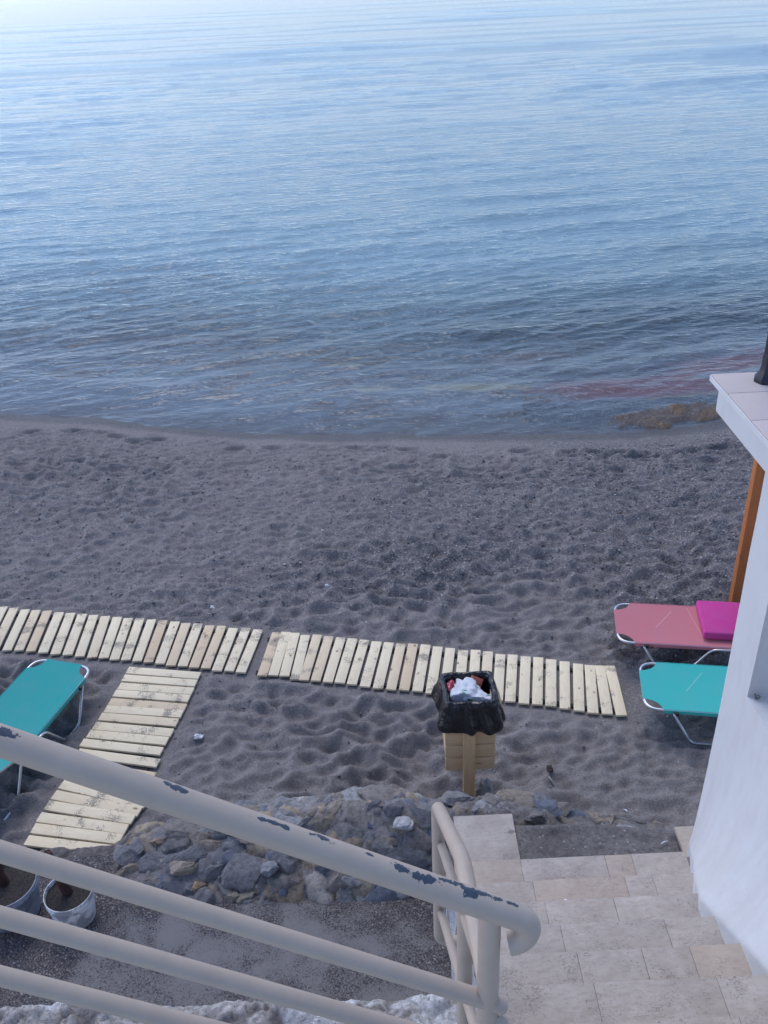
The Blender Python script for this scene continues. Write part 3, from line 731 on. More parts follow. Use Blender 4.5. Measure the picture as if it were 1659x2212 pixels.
def bag():
    t = NT('black bin liner plastic'); c = t.co()
    n = t.noise(t.map(c, (1, 1, .5)), 7, 2, .45, 1.6); n2 = t.noise(t.map(c, (1, 1, .35), rot=(.5, .4, 0)), 20, 2, .5, 1.2)
    t.fin((.010, .010, .014), .24, t.bump(t.ma('ADD', n, t.ma('MULTIPLY', n2, .3)), .6, .05), Specular_IOR_Level=.5); M['bag'] = t.m
    cx, cy = BINX+.012, BINY; hx, hy = .20, .185
    seg = 160; rings = []
    # (expansion, height, wobble)
    prof = [(-.042, .78, .004), (-.042, .92, .006), (-.042, 1.03, .006), (-.040, 1.09, .005), (-.030, 1.109, .004), (-.012, 1.114, .004), (.004, 1.102, .006), (.015, 1.06, .010), (.027, 1.015, .016), (.040, .97, .022), (.051, .93, .026), (.058, .90, .028), (.060, .875, .028), (.050, .858, .024), (.030, .856, .016), (.012, .875, .01)]
    vs = []; fs = []
    th = np.linspace(0, 2*math.pi, seg, endpoint=False)
    for i, (e, z, w) in enumerate(prof):
        ax, ay = hx+e, hy+e; p = 8 if i < 8 else 5
        r = (np.abs(np.cos(th)/ax)**p+np.abs(np.sin(th)/ay)**p)**(-1/p)
        n = fbm(np.cos(th)*2+7, np.sin(th)*2+z*1.5, 2, 401)
        fold = 1.1*vn(np.cos(th)*4.2+z*3.5, np.sin(th)*4.2+z*2.5, 405)
        r = r+w*(n+fold)
        zz = z+w*.8*vn(th*3.2, th*0+i*.2, 404) + (.03*ss(.1, .9, np.cos(th))*-1 if i > 9 else 0) - (.012*np.cos(th-2.5) if i > 9 else 0)
        for k in range(seg): vs.append((cx+r[k]*math.cos(th[k]), cy+r[k]*math.sin(th[k]), zz[k] if not np.isscalar(zz) else zz))
    for i in range(len(prof)-1):
        for k in range(seg):
            k2 = (k+1) % seg; fs.append((i*seg+k, i*seg+k2, (i+1)*seg+k2, (i+1)*seg+k))
    fs.append(tuple(range(seg))[::-1])
    o = MB().add(vs, fs).build('bin_liner', M['bag'], None, smooth=True)
    tag(o, 'shiny black plastic liner folded over the rim of the pine litter bin', 'bin bag')
    # crumpled white carrier bag
    t = NT('white carrier bag plastic'); c = t.co()
    n = t.noise(c, 22, 4, .6, 1.5); v = t.attr('tone')
    prn = t.ma('MULTIPLY', t.ramp(t.noise(t.map(c, loc=(3, 1, 0)), 13, 1, .4), [(.56, 0.), (.58, 1.)]), v)
    col = t.mix(prn, t.mix(n, (.62, .66, .70), (.82, .83, .85)), (.05, .34, .13))
    t.fin(col, .4, t.bump(n, .7, .02)); M['carrier'] = t.m
    b = MB(); b.rock((BINX+.035, 5.325, 1.0), (.155, .125, .125), 5, .30, 5, fr=2.1, cut=7)
    b.tone = [1.0 if (q[0] < BINX+.03 and q[1] < 5.30) else 0.0 for q in b.v]
    hd = [(BINX+.165+.035*math.cos(a), 5.27+.02*math.sin(a)*.6, 1.035+.03*math.sin(a)) for a in np.linspace(0, 2*math.pi, 20, endpoint=False)]
    b.tube(hd, .008, 8, closed=True); b.tone += [0.0]*(len(b.v)-len(b.tone)); b.tone = b.tone[:len(b.v)]
    tag(b.build('carrier_bag', M['carrier'], None, smooth=True), 'crumpled white carrier bag with green print stuffed in the bin', 'plastic bag')
    t = NT('red wrapper'); c = t.co(); n = t.noise(c, 26, 3)
    col = t.mix(t.ramp(t.noise(t.map(c, (60, 60, 100)), 1, 2, .5, 1.5), [(.62, 0.), (.64, 1.)]), (.34, .008, .03), (.7, .6, .62))
    t.fin(col, .4, t.bump(n, .6, .02)); M['redw'] = t.m
    b = MB().rock((BINX-.115, 5.365, .98), (.055, .09, .13), 11, .2, 4, fr=2.0)
    tag(b.build('crisp_packet', M['redw'], None, smooth=True), 'red crinkled packet tucked at the left inside the bin', 'wrapper')
    M['orangep'] = mat_simple('orange card', (.62, .18, .12), .6, 0, 20, .15, .4, .01)
    b = MB().box((BINX+.075, 5.425, 1.065), (.10, .012, .09), Matrix.Rotation(.5, 4, 'Y') @ Matrix.Rotation(-.7, 4, 'X'), bev=.003)
    tag(b.build('card_carton', M['orangep'], None, angle=40), 'small orange carton sticking up behind the white carrier bag', 'carton')
bag()
b = MB(); b.rock((BINX+.115, 5.19, .10), (.075, .07, .17), 21, .2, 4, fr=2.2)
tag(b.build('concrete_lump', M['lump'], None, smooth=True), 'pale upright lump of concrete at the right foot of the bin post', 'rock')
b = MB(); b.rock((BINX-.085, 5.20, .04), (.06, .06, .09), 24, .2, 3, fr=2.0)
tag(b.build('concrete_lump', M['lump'], None, smooth=True), 'small pale lump of concrete at the left foot of the bin post', 'rock')

# ------------------------------------------------------------------ terrace floor and rubble walls
FZ = .45
def terrace():
    X, Y = np.meshgrid(np.arange(-6, .36, .03), np.arange(.5, 4.5, .03))
    Z = FZ+.012*fbm(X*1.7, Y*1.7, 4, 501)+.003*fbm(X*18, Y*18, 3, 505)-.05*ss(-2.0, -2.6, X)
    sandy = .28*ss(-1.75, -2.3, X+.2*fbm(X*2, Y*2, 3, 507))*ss(3.2, 3.6, Y)+.12*ss(-.35, .3, X)+.1*ss(3.75, 4.0, Y)-.02
    grid('terrace_floor', X, Y, Z, M['floor'], attrs={'sandy': sandy})['kind'] = 'structure'
terrace()
def stone_cols(cid, pal):
    pal = np.array(pal); return pal[np.minimum((cid*len(pal)).astype(int), len(pal)-1)]
PAL = [(.30, .25, .19), (.17, .18, .205), (.24, .215, .19), (.15, .17, .21), (.22, .21, .205), (.33, .28, .215), (.16, .16, .17), (.19, .205, .225), (.36, .35, .34)]
def rubble_wall():
    px = [(40, 1868), (150, 1856), (250, 1845), (283, 1808), (350, 1800), (450, 1783), (550, 1760), (600, 1748), (650, 1742), (705, 1738), (780, 1738), (792, 1715), (850, 1710), (885, 1714), (905, 1735), (925, 1742), (975, 1752), (985, 1742), (1015, 1738), (1060, 1741), (1100, 1744), (1180, 1748), (1205, 1768), (1260, 1775), (1300, 1785), (1340, 1783), (1372, 1788), (1400, 1795), (1470, 1800)]
    cx = np.array([at(x, y, Y=4.5).x for x, y in px]); cz = np.array([at(x, y, Y=4.5).z for x, y in px])
    cz = np.clip(cz, .35, .86)
    x = np.arange(-2.75, 1.93, .0125); s = np.arange(0, 1.5, .0125)
    X, Sg = np.meshgrid(x, s)
    zc = np.interp(X, cx, cz)
    inner = 1-ss(.30, .42, X)                                   # beyond the staircase's left side the inner face is hidden below the steps
    floor = FZ-.05-(1-inner)*0+.0
    # profile: s 0..0.55 inner slope, ..0.68 crest, ..1.5 outer drop
    u = Sg
    Yp = 3.98+np.where(u < .55, u/.55*.50, np.where(u < .70, .50+(u-.55), .65+(u-.70)*.22))
    Zp = np.where(u < .55, floor+(zc-floor)*(1-(1-np.clip(u/.55, 0, 1))**1.25), np.where(u < .70, zc-(u-.55)*.2, zc-.03-(u-.70)*1.25))
    wx, wy = X+.05*vn(X*6, u*6, 3), u+.04*vn(X*6+5, u*6, 4)
    f1, f2, cid = worley(wx*4.4, wy*4.8, 611); e = f2-f1
    plate = ss(.03, .3, e+.12*fbm(X*11, u*11, 4, 615))
    g1, g2, c2 = worley(wx*15, wy*15, 617)
    big = (cid > .5).astype(float)
    hgt = big*plate*(.014+.018*(cid-.5)) - .012*(1-ss(.0, .06, e))*big + .008*ss(.05, .4, g2-g1)*(1-big*plate)*(c2 > .4) + .019*fbm(X*9, u*9, 6, 620) + .008*np.abs(fbm(X*26, u*26, 3, 622))
    tint = np.ones(X.shape+(3,))*np.array([.235, .23, .245])
    tint = np.where((plate*big > .35)[..., None], stone_cols((cid-.5)/.5*.999, PAL), tint)
    sm = (big*plate <= .35) & (c2 > .45) & (g2-g1 > .12)
    tint = np.where(sm[..., None], stone_cols((c2-.45)/.55*.999, PAL[::-1]), tint)
    grit = (.5+.5*fbm(X*3, u*3, 4, 630))[..., None]; tint = tint*(.75+.5*grit)
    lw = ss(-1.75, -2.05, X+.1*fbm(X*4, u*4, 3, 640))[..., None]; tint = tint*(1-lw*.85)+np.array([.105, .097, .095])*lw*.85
    # right part: sandy mortar lip in front of the steps
    lip = ss(.32, .5, X)[..., None]; tint = tint*(1-lip*.6)+np.array([.15, .142, .145])*lip*.6
    hgt = hgt+.03*lip[..., 0]*fbm(X*7, u*5, 5, 645)
    tint = tint*np.array([1.6, 1.5, 1.38])
    nz = np.where(u < .55, .75, np.where(u < .7, 1.0, .3)); ny = np.where(u < .55, -.66, np.where(u < .7, 0, .95))
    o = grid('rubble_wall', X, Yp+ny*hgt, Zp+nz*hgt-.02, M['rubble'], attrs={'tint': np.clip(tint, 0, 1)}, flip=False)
    tag(o, 'low wall of mixed rubble stones in grey mortar between the sand and the terrace', 'wall')
    t = NT('wall stones'); c = t.co(); n = t.noise(c, 26, 7, .75); f = t.noise(c, 85, 4, .8)
    col = t.ramp(t.attr('tone'), [(0, (.25, .245, .25)), (.14, (.31, .265, .215)), (.28, (.20, .20, .21)), (.42, (.27, .24, .215)), (.56, (.18, .20, .245)), (.66, (.29, .275, .26)), (.78, (.36, .30, .235)), (.92, (.38, .375, .37))], 'CONSTANT')
    col = t.mix(t.ramp(n, [(.35, .8), (.55, 0.)]), col, t.mix(.7, col, (.05, .045, .05)))
    col = t.mix(t.ramp(f, [(.56, 0.), (.68, .5)]), col, (.09, .085, .085))
    m = t.fin(col, .9, t.bump(t.ma('ADD', n, t.ma('MULTIPLY', f, .4)), .9, .02))
    r3 = random.Random(17); b = MB()
    for k in range(105):
        xx = r3.uniform(-1.95, .28); uu = r3.uniform(.04, .66)
        if k >= 85: xx = r3.uniform(.35, 1.5); uu = r3.uniform(.56, .72)
        i = int(np.argmin(np.abs(s-uu))); j = int(np.argmin(np.abs(x-xx)))
        a = r3.choice([.04, .06, .08, .11, .14]); tilt = -.85 if uu < .5 else 0
        T = Matrix.Rotation(tilt*-1.0, 4, 'X') @ Matrix.Rotation(r3.uniform(-.5, .5), 4, 'Z')
        b.rock((X[i, j], (Yp+ny*hgt)[i, j], (Zp+nz*hgt)[i, j]-.034), (a*r3.uniform(.9, 1.3), a*r3.uniform(.6, .95), min(.042, a*.6)), 900+k, .14, 4, T, r3.random(), 2.6, 12)
    b.build('stonework', m, o, angle=30)
    return cx, cz
rubble_wall()
def loose(nm, x, y, z, d, seed, col, label, amp=.2, fr=1.9, rz=0):
    p = at(x, y, z=z)
    m = obj_tint('stone '+str(seed), col, .9, 18)
    b = MB(); b.rock((p.x, p.y, p.z-.015), d, seed, amp*.75, 5, Matrix.Rotation(rz, 4, 'Z'), fr=fr*1.5, cut=13)
    o = b.build(nm, m, None, angle=35); tag(o, label, 'rock', 'stones set on the rubble wall'); return o
loose('stone_block', 848, 1758, .74, (.17, .13, .16), 31, (.21, .21, .225), 'largest squared grey block on the wall top, left of the lower handrail', .12)
loose('stone', 865, 1778, .80, (.085, .055, .045), 33, (.55, .54, .53), 'white splashed stone lying in front of the largest grey block', .15)
loose('stone', 427, 1912, .53, (.055, .05, .05), 34, (.46, .33, .2), 'rounded tan stone low on the inner face of the rubble wall', .15)
loose('stone', 395, 1872, .60, (.11, .06, .045), 35, (.36, .30, .24), 'flat beige stone in the wall above the rounded tan one', .2)
loose('stone', 585, 1872, .62, (.085, .055, .07), 36, (.28, .29, .31), 'upright grey stone near the cream rails', .2)
loose('stone', 622, 1758, .72, (.10, .07, .06), 37, (.27, .29, .33), 'bluish grey boulder on the wall crest just above the top rail', .2)
loose('stone', 705, 1745, .74, (.045, .04, .04), 38, (.34, .38, .45), 'small pale blue stone on the wall crest', .18)
loose('stone', 690, 1777, .74, (.09, .06, .055), 39, (.32, .25, .2), 'pitted brown stone between the pale blue stone and the rail', .25)
loose('stone', 300, 1822, .58, (.085, .07, .06), 40, (.42, .30, .18), 'pitted ochre stone at the lower end of the short walkway', .3, 2.6)
loose('stone', 345, 1815, .62, (.10, .06, .05), 41, (.36, .27, .19), 'tan boulder beside the pitted ochre stone', .22)
loose('stone', 375, 1785, .10, (.13, .05, .06), 42, (.33, .33, .35), 'hollow pale grey stone half sunk in the sand behind the wall', .35, 2.4, .5)
loose('stone', 800, 1792, .72, (.05, .04, .12), 43, (.10, .14, .22), 'dark blue stone set below the largest grey block', .15)
loose('stone', 845, 1812, .68, (.06, .05, .05), 44, (.13, .17, .24), 'blue stone set below the white splashed stone', .15)
loose('stone', 620, 1905, .53, (.06, .05, .06), 45, (.26, .29, .32), 'grey stone at the foot of the wall, nearest the terrace floor', .2)
loose('stone', 1065, 1752, .70, (.10, .06, .06), 46, (.19, .19, .21), 'grey stone lip in front of the bin post', .22)
loose('stone', 1160, 1765, .68, (.12, .07, .07), 47, (.22, .2, .19), 'rough brown stone at the beach end of the steps', .25)
loose('stone', 1345, 1790, .66, (.10, .05, .04), 48, (.42, .41, .4), 'pale rounded stone on the beach edge of the lowest step', .2)
# white splashed rubble at the bottom of the view: foot of the upper flight
def lower_rubble():
    x = np.arange(-4.2, .33, .0125); y = np.arange(1.7, 3.56, .0125); X, Y = np.meshgrid(x, y)
    edge = 3.43+.05*fbm(X*2.2, X*0, 4, 701)-.05*ss(-1.2, .2, X)
    t = ss(.0, 1.0, (edge-Y)/.30)
    wx, wy = X+.03*vn(X*8, Y*8, 3), Y+.03*vn(X*8+5, Y*8, 4)
    f1, f2, cid = worley(wx*7.5, wy*8.5, 711); pl = ss(.02, .35, f2-f1)
    g1, g2, c2 = worley(wx*19, wy*19, 713)
    Z = FZ-.06+.36*t+np.maximum(0, (2.9-Y))*.7+t*(pl*.03*(cid > .25)+.012*ss(.05, .4, g2-g1)+.075*fbm(X*7, Y*7, 6, 717)+.02*np.abs(fbm(X*22, Y*22, 3, 718)))
    k = ss(.40, .62, .5+.5*fbm(X*5, Y*5, 5, 720)+.12*pl)[..., None]
    tint = np.array([.27, .245, .225])*(1-k)+np.array([.52, .49, .46])*k
    wh = (ss(.55, .7, .5+.5*fbm(X*3.3+4, Y*4, 4, 725))*.8+ss(-.12, .2, X)*ss(.42, .52, .5+.5*fbm(X*6, Y*6, 4, 729)))[..., None]
    tint = tint*(1-np.clip(wh, 0, 1))+np.array([.74, .74, .74])*np.clip(wh, 0, 1)
    tint = tint*(.88+.2*(cid[..., None]))
    tag(grid('rough_stone_wall', X, Y, Z, M['rubble'], attrs={'tint': np.clip(tint*1.5, 0, 1)}), 'rough whitewashed rubble wall at the bottom below the lowest rail', 'wall')
lower_rubble()

# ------------------------------------------------------------------ staircase
ysp = [1758, 1850, 1898, 1940, 1988, 2047, 2118, 2213]
RIS, Z0 = .19, .76
SY = [at(1250, y, z=Z0+RIS*k).y for k, y in enumerate(ysp)]
SY = [SY[0], SY[1], 3.58, 3.30, 3.02, 2.735, 2.455, 2.165]+[2.165-.285*i for i in range(1, 4)]
SZ = [Z0+RIS*k for k in range(len(SY))]
XL, XR = .335, 1.75
def step_z(y):
    z = np.full(np.shape(y), SZ[0]-.06)
    for k in range(1, len(SY)): z = np.where(y < SY[k], SZ[k], z)
    return z
def stairs():
    root = empty('staircase', (1.0, 3.0, 0), 'worn travertine steps leading down to the sand beside the white wall', 'stairs')
    m = MB()
    for k in range(1, len(SY)):
        y1 = SY[k]-.012; y0 = SY[k+1] if k+1 < len(SY) else .2
        m.box(((XL+XR)/2+.12, (y0+y1)/2-.02, (SZ[k]-.032)/2-.05), (XR-XL+.24, y1-y0+.03, SZ[k]-.032+.1))
    m.build('step_core', M['lump'], root)
    # bottom step core: sandy broken concrete
    X, Y = np.meshgrid(np.arange(XL-.01, 1.95, .0125), np.arange(3.80, 4.53, .0125))
    n = fbm(X*4, Y*4, 5, 801); front = 4.36-.13*ss(1.2, 1.8, X)+.04*fbm(X*3, X*0, 4, 805)
    Z = SZ[0]-.058+.012*n+.006*fbm(X*20, Y*20, 3, 806)-.35*ss(0, .12, Y-front)+.03*np.exp(-((Y-front+.03)/.04)**2)*(.5+fbm(X*5, X*0+2, 3, 809))
    tint = np.ones(X.shape+(3,))*np.array([.31, .28, .265])*(.85+.3*n[..., None])
    grid('broken_step', X, Y, Z, M['rubble'], root, attrs={'tint': np.clip(tint, 0, 1)})
    J = {0: [], 1: [1126, 1311, 1370, 1490], 2: [1153, 1355, 1417], 3: [1179, 1330], 4: [1212, 1441], 5: [1248, 1390, 1496], 6: [1285, 1557], 7: [1330, 1610]}
    rt = random.Random(5)
    def slab(m, xa, xb, ya, yb, z, tone, g=.0007):
        m.box(((xa+xb)/2, (ya+yb)/2, z-.015+rt.uniform(-.0015, .0015)), (xb-xa-2*g, yb-ya-2*g, .03), Matrix.Rotation(rt.uniform(-.004, .004), 4, 'Z'), bev=.0018, tone=tone)
    for k in range(len(SY)):
        m = MB(); ya, yb = SY[k], (SY[k+1]-.02 if k+1 < len(SY) else .3)
        if k == 0:
            slab(m, at(985, 1758, z=SZ[0]).x-.02, .782, yb+.03, SY[0]+.03, SZ[0], .15)
            m.build('tread', M['trav'], root, angle=40); m = MB(); slab(m, 1.845, 2.02, yb+.02, 4.24, SZ[0], .55)
        else:
            ymid = (ya+yb)/2
            xs = [XL]+[at(x, ysp[k]+20, z=SZ[k]).x if k < len(ysp) else 0 for x in J.get(k, [])]
            if k >= len(ysp): xs = [XL, XL+.5, XL+1.05]
            xs.append(XR if k < 8 else XR+.1)
            for a, b in zip(xs, xs[1:]):
                if b-a > .03: slab(m, a, b, yb, ya, SZ[k], rt.choice([.0, .05, .1, .2, .3, .6, .1]))
        m.build('tread', M['trav'], root, angle=40)
    # whitewashed side of the flight, stepping down with it
    yy = np.arange(1.2, 4.1, .02); zz = np.linspace(0, 1, 70); Yg, U = np.meshgrid(yy, zz)
    top = np.interp(-Yg, [-v for v in SY], SZ)-.05-.05*np.abs(vn(Yg*9, Yg*0, 811))
    Zg = .3+(top-.3)*U; n = fbm(Yg*5, Zg*5, 5, 812)
    Xg = XL-.012-.05*(1-U)-.035*n
    k = ss(.38, .5, .5+.5*fbm(Yg*3.5, Zg*3.5, 4, 815)+.12*(3.2-Yg))[..., None]
    tint = np.array([.25, .23, .21])*(1-k)+np.array([.74, .74, .75])*k
    grid('side_face', Xg, Yg, Zg, M['rubble'], root, attrs={'tint': np.clip(tint, 0, 1)})
stairs()

# ------------------------------------------------------------------ white building: wall, slab, tiles
WX, WY = 1.935, 4.10
def building():
    root = empty('white_building', (WX, WY, 0), 'white plastered wall carrying a tiled terrace slab at the right', 'building')
    e0 = at(1619, 1505, X=WX); Ye, Zs = e0.y, e0.z; e1 = at(1662, 1566, X=WX); sl_ = (Zs-e1.z)/(Ye-e1.y)
    far = np.linspace(3.2, WX+.03, 40)
    ys = np.concatenate([np.linspace(WY-.008, Ye+.012, 60), [Ye+.002, Ye-.002], np.linspace(Ye-.02, .3, 150)])
    col = [(x, WY) for x in far]+[(WX+.015, WY-.002), (WX+.006, WY-.006)]+[(WX, y) for y in ys]
    bx = np.array([c[0] for c in col]); by = np.array([c[1] for c in col])
    zc = Zs-np.clip(Ye-by, 0, .55)*sl_*(1+.3*np.clip(Ye-by, 0, .55)); nlo, nhi = 170, 50
    lo, hi = np.linspace(0, 1, nlo)[:, None], np.linspace(0, 1, nhi)[:, None]
    Z = np.concatenate([-.3+(zc[None]+.3)*lo, zc[None]+.004+(3.60-zc[None]-.004)*hi])
    X = np.repeat(bx[None], nlo+nhi, 0); Y = np.repeat(by[None], nlo+nhi, 0)
    side = (np.arange(len(col)) >= len(far))[None, :]
    h = Z-np.interp(-Y, [-v for v in SY], SZ)
    amp = np.interp(-Y, [-4.1, -3.95, -3.7, -3.45, -3.2, 0], [.02, .10, .17, .26, .33, .33])
    fl = amp*np.exp(-np.clip(h-.02, 0, 9)/.5)
    r = np.exp(-np.clip(h, 0, 9)/.38)*ss(4.2, 3.9, Y)*1.0+.9*np.exp(-np.clip(h, 0, 9)/.2)
    n = fbm(Y*3.2, Z*3.2, 5, 901)
    rec = side & (Y < Ye) & (np.arange(nlo+nhi)[:, None] >= nlo)
    X = np.where(rec, WX+.42, X-np.where(side, fl+.0015*n*r+.003*fbm(Y*2, Z*2, 4, 903), 0))
    grid('wall', X, Y, Z, M['plaster'], root, attrs={'rough': np.clip(r, 0, 1)}).data.set_sharp_from_angle(angle=R(38))
    # slab under the tiles
    m = MB(); m.box((WX-.045+1.7, 2.0, 3.665), (3.4, 5.48, .175), bev=.012)
    m.build('terrace_slab', M['plaster'], root, angle=30)
    m = MB(); zt = 3.755; xo = WX-.085
    ej = [4.775, at(1607, 847, z=3.79).y, at(1668, 905, z=3.79).y]
    while ej[-1] > -.6: ej.append(ej[-1]-.33)
    r2 = random.Random(9)
    for a, b in zip(ej, ej[1:]):
        for i in range(8):
            m.box((xo+.165+.33*i, (a+b)/2, zt+.0165), (.327, a-b-.004, .033), bev=.003, tone=r2.uniform(.1, .6))
    t = NT('pinkish terrace tile'); c = t.co()
    n = t.noise(c, 60, 4, .7)
    t.fin(t.mix(t.attr('tone'), t.mix(n, (.50, .43, .40), (.60, .52, .49)), t.mix(n, (.46, .38, .35), (.55, .47, .43))), .7, t.bump(n, .2, .004))
    m.build('terrace_tiles', t.m, root, angle=40)
    m = MB(); m.box((xo+.0-.0035, 2.0, zt+.012), (.006, 5.54, .03), bev=.002); m.box((xo+1.3, 4.7785, zt+.012), (2.6, .006, .03), bev=.002)
    m.build('painted_edge', M['plaster'], root)
    # screw eye fixed in the recess
    p = at(1633, 1500, Y=Ye-.012); hk = MB()
    hk.tube([(p.x+.013*math.cos(a), p.y-.022, p.z+.013*math.sin(a)) for a in np.linspace(0, 2*math.pi, 18, endpoint=False)], .0035, 8, closed=True)
    hk.tube([(p.x, p.y+.03, p.z-.008), (p.x, p.y-.022, p.z-.013)], .004, 8)
    hk.build('screw_eye', mat_simple('dull steel', (.22, .22, .23), .5, .8, 30, .2, 0), root, smooth=True)
building()
def lamp_post():
    p = at(1655, 822, z=3.79); root = empty('lamp_post', (p.x, p.y, 3.79), 'foot of a dark iron post standing on the tiled terrace slab', 'post')
    m = MB(); m.lathe([(.0, 0), (.068, 0), (.068, .02), (.060, .03), (.046, .055), (.040, .09), (.040, .14), (.036, .16)], p.xy.to_3d()+Vector((0, 0, 3.7885)), 8)
    m.build('base', M['lampmetal'], root, angle=30)
    m = MB(); m.lathe([(.034, .155), (.034, .30), (.042, .31), (.042, .33), (.031, .345), (.030, 2.2), (.0, 2.2)], p.xy.to_3d()+Vector((0, 0, 3.7885)), 20)
    m.build('shaft', M['lampmetal'], root, angle=30)
lamp_post()

# ------------------------------------------------------------------ orange timber frame behind the building
def timber():
    c = at(1590, 1312, z=0); root = empty('timber_frame', (c.x, c.y, 0), 'orange stained timber post and crossbar standing in the sand behind the white wall', 'pergola')
    MB().box((c.x, c.y+.04, 1.07), (.115, .085, 2.2), bev=.006).build('post', M['orange'], root, angle=40)
    q = at(1630, 1166, Y=c.y+.04)
    m = MB().box((c.x+.058+.9, c.y+.04, q.z), (1.8, .05, .07), bev=.004); m.build('crossbar', M['orange'], root, angle=40)
    MB().box((c.x+1.92, c.y+.04, 1.07), (.115, .085, 2.2), bev=.006).build('post', M['orange'], root, angle=40)
    MB().box((c.x+.95, c.y+.04, 2.235), (2.3, .10, .12), bev=.006).build('beam', M['orange'], root, angle=40)
timber()

# ------------------------------------------------------------------ railings
def upper_rail():
    Yr = 1.5
    P0, P1 = at(0, 1599, Y=Yr), at(1050, 1957, Y=Yr)
    d = (P1-P0).normalized(); root = empty('stair_railing', (at(1055, 1990, Y=Yr).x, Yr, 2.6), 'cream painted railing with four sloping bars in the foreground', 'railing')
    r1 = 31.5*px_size(at(600, 1800, Y=Yr)); r2 = 20.8*px_size(at(600, 2040, Y=Yr))
    a = P0-d*2.6; e = at(1119, 1981, Y=Yr)
    # scrolled end: bends over and curls back under
    n = Vector((d.z, 0, -d.x)); n = n if n.z < 0 else -n
    pts = [a+(e-a)*(i/90) for i in range(91)]
    rad = .054; cen = e+n*rad
    for k in range(1, 15):
        th = k/14*R(142); pts.append(cen-n*rad*math.cos(th)+d*rad*math.sin(th))
    U = lambda x, y: (at(x, y, Y=Yr)-a).length
    chips = [(U(378, 1700), -.02, .04, .06), (U(395, 1708), .0, .02, .04), (U(590, 1768), .0, .06, .045), (U(700, 1812), -.02, .035, .06), (U(800, 1845), -.02, .02, .03), (U(860, 1880), .02, .035, .07), (U(905, 1902), .045, .05, .08), (U(955, 1912), -.02, .03, .04), (U(1010, 1940), -.02, .075, .07), (U(1000, 1945), .03, .03, .09), (U(1062, 1962), -.02, .02, .04), (U(1090, 1975), -.01, .02, .04), (U(8, 1592), .02, .03, .06)]
    SG = 1.0
    chips = [(u, SG*v, ru, rv) for u, v, ru, rv in chips]
    M['railchip'] = mat_paint_rail(chips); M['rail'] = mat_paint_rail([])
    MB().tube(pts, r1, 28).build('top_rail', M['railchip'], root, smooth=False, angle=40)
    for (y0, mlt, xe) in ((1839, .306, 1088), (1980, .279, 1088), (2108, .253, 1088)):
        p0, p1 = at(0, y0, Y=Yr), at(xe, y0+mlt*xe, Y=Yr); dd = (p1-p0).normalized()
        MB().tube([p0-dd*2.55, (p0+p1)/2, p1], r2, 20).build('bar', M['rail'], root, angle=40)
    q_ = P0-d*2.45; MB().tube([(q_.x, Yr+.004, q_.z-1.15), (q_.x, Yr+.004, q_.z-.005)], r1*.78, 20).build('post', M['rail'], root, angle=40)
    pc = at(1056, 2050, Y=Yr+.004); rp = 24.5*px_size(pc); tp = at(1056, 1960, Y=Yr)
    MB().tube([(pc.x, Yr+.004, 2.05), (pc.x, Yr+.004, tp.z-.005)], rp, 24).build('post', M['rail'], root, angle=40)
upper_rail()
def lower_rail():
    YA, YB = 3.0, 2.2
    a = at(945, 1741, Y=YA); X = a.x
    rt = 14.0*px_size(a); b = at(1000, 1858, Y=YB+.03)
    root = empty('handrail', (X, YA, 1.4), 'shorter cream handrail with a bent end beside the travertine steps', 'handrail')
    foot = at(950, 2028, Y=YA)
    c = at(1085, 2300, Y=1.45)
    pts = fillet([(a.x+.09, YA-.02, foot.z), (a.x, YA, foot.z), (a.x, YA, a.z), tuple(b), tuple(c)], .075, 8)
    MB().tube(pts, rt, 22).build('top_rail', M['rail'], root, angle=50)
    pb = at(1004, 2000, Y=YB); MB().tube([(pb.x, YB, 1.55), (pb.x, YB, b.z-.01)], rt*1.0, 20).build('post', M['rail'], root, angle=40)
    for (ya, yb) in ((1822, 1975), (1968, 2140)):
        p, q = at(952, ya, Y=YA), at(1003, yb, Y=YB)
        MB().tube([p, q, q+(q-p)*.9], rt*.68, 16).build('bar', M['rail'], root, angle=40)
lower_rail()

# ------------------------------------------------------------------ buckets with rusty stems
def bucket(c, r, h, label, col, stem, grime):
    root = empty('bucket', (c[0], c[1], FZ-.03), label, 'bucket', 'old paint buckets on the terrace'); x, y, z = c[0], c[1], FZ-.03
    t = NT('bucket plastic'); cc = t.co(); n = t.noise(cc, 9, 4, .6, .4)
    t.fin(t.mix(t.ramp(n, [(.45, 0.), (.55, grime)]), col, tuple(q*.28 for q in col)), .55, t.bump(n, .3, .008))
    m = MB(); m.lathe([(0, .002), (r*.80, .002), (r*.84, .03), (r*.95, h*.82), (r*.965, h*.84), (r*1.0, h*.85), (r*1.0, h*.89), (r*.985, h*.90), (r*.995, h), (r*.965, h), (r*.94, h*.86), (r*.93, h*.6)], (x, y, z), 56)
    m.build('body', t.m, root, angle=40)
    m = MB(); q = fbm
    prof = [(0, h*.90), (r*.3, h*.90), (r*.6, h*.885), (r*.85, h*.87), (r*.935, h*.865)]
    m.lathe(prof, (x, y, z), 40, lambda i, a: .0); m.v = [(vx, vy, vz+.012*float(vn(np.array(vx*14), np.array(vy*14), 3))) for vx, vy, vz in m.v]
    m.build('soil', M['soil'], root, smooth=True)
    m = MB(); p0 = Vector((x+stem[0], y+stem[1], z+h*.86)); p1 = p0+Vector(stem[2])
    k = 9; m.tube([p0.lerp(p1, i/k)+Vector((.004*math.sin(i*2.1), .004*math.cos(i*1.7), 0)) for i in range(k+1)], [.034-.006*i/k+.003*math.sin(i*2.7) for i in range(k+1)], 14)
    m.build('stem', M['rust'], root, angle=60)
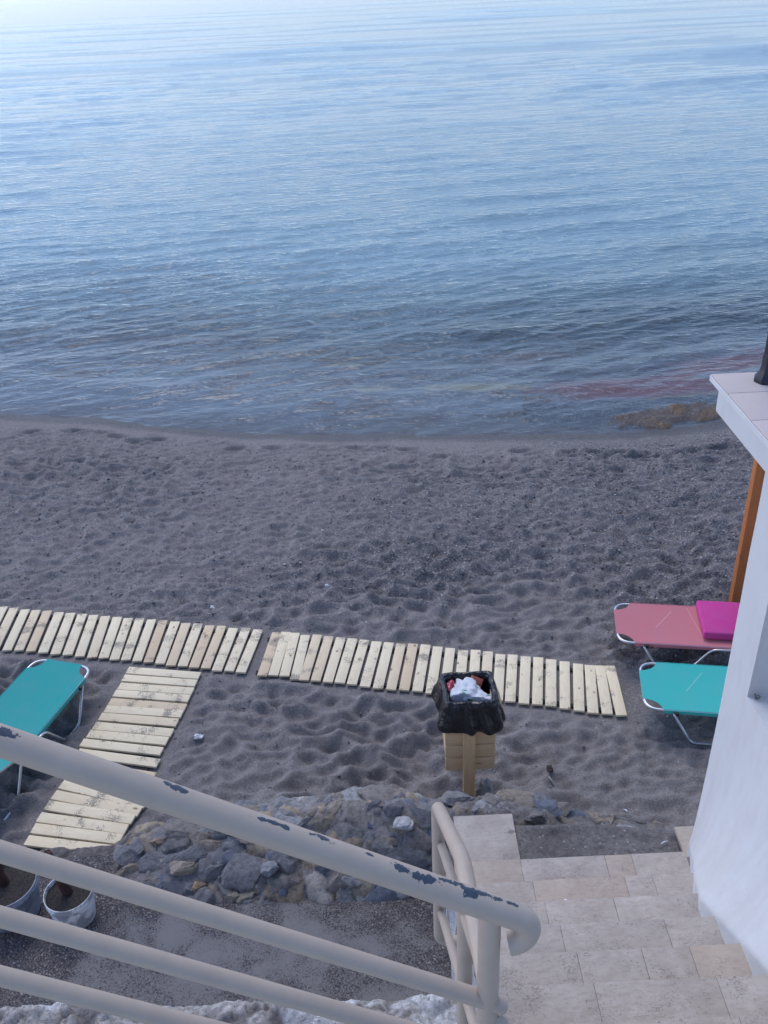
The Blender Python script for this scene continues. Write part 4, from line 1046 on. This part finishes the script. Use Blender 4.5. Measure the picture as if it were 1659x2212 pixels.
pb = at(147, 1925, z=FZ+.24); bucket((pb.x, pb.y), .158, .27, 'white plastic bucket full of soil with a rusty stem, nearer the steps', (.78, .79, .80), (-.01, .01, (-.06, .02, .38)), .75)
pb = at(12, 1912, z=FZ+.24); bucket((pb.x, pb.y), .205, .30, 'larger grey bucket full of soil cut by the left edge', (.27, .30, .36), (-.02, .02, (-.03, .03, .4)), .6)

# ------------------------------------------------------------------ small litter
M['paper'] = mat_simple('scrap paper', (.72, .72, .74), .8, 0, 40, .15, .4, .01)
M['twig'] = mat_simple('bleached twig', (.46, .42, .38), .85)
def ground(x, y):
    i = np.argmin(np.abs(NY-y)); j = np.argmin(np.abs(NX-x)); return float(GZ[i, j])
def scrap(x, y, d, seed, label, nm='paper_scrap', cat='litter', mat='paper', z=None):
    p = at(x, y, z=0 if z is None else z); zz = ground(p.x, p.y) if z is None else z
    b = MB().rock((p.x, p.y, zz+d[2]*.5), d, seed, .55, 3, Matrix.Rotation(seed, 4, 'Z'), fr=2.6)
    tag(b.build(nm, M[mat], None, angle=30), label, cat, 'litter scattered on the sand')
def stick(x, y, x2, y2, r, label, z=None, mat='paper', nm='twig'):
    p, q = at(x, y, z=z or 0), at(x2, y2, z=z or 0)
    if z is None: p.z, q.z = ground(p.x, p.y)+r, ground(q.x, q.y)+r
    else: p.z = q.z = z+r
    m = (p+q)/2+Vector((.004, .004, .003)); b = MB().tube([p, m, q], r, 8)
    tag(b.build(nm, M[mat], None, smooth=True), label, 'litter', 'litter scattered on the sand')
scrap(430, 1596, (.04, .022, .018), 3, 'crumpled white tissue on the sand right of the short walkway')
scrap(459, 1315, (.03, .016, .014), 5, 'grey white shell fragment just above the long walkway', 'shell')
scrap(707, 1269, (.022, .014, .014), 6, 'white triangular scrap higher up the sand', 'paper_scrap')
scrap(1188, 1672, (.035, .022, .012), 8, 'dark brown dry leaf on the sand right of the bin', 'dry_leaf', 'leaf', 'soil')
scrap(1062, 1600, (.012, .01, .01), 9, 'tiny white chip beside the bin', 'shell')
stick(1348, 1743, 1354, 1758, .007, 'white bent straw on the sand beyond the lowest step', nm='straw')
stick(1428, 1824, 1442, 1819, .006, 'cigarette end on the broken lowest step', z=SZ[0]-.045, nm='cigarette_end')
stick(1185, 1688, 1196, 1698, .006, 'thin pale twig lying by the dark brown dry leaf', mat='twig')
pr = at(766, 1556, z=0); zr_ = ground(pr.x, pr.y)
b = MB().tube([(pr.x+.022*math.cos(a), pr.y+.017*math.sin(a), zr_+.006) for a in np.linspace(.4, 5.6, 22)], .0035, 8)
tag(b.build('plastic_ring', M['paper'], None, smooth=True), 'white broken plastic ring on the sand between walkway and bin', 'litter', 'litter scattered on the sand')
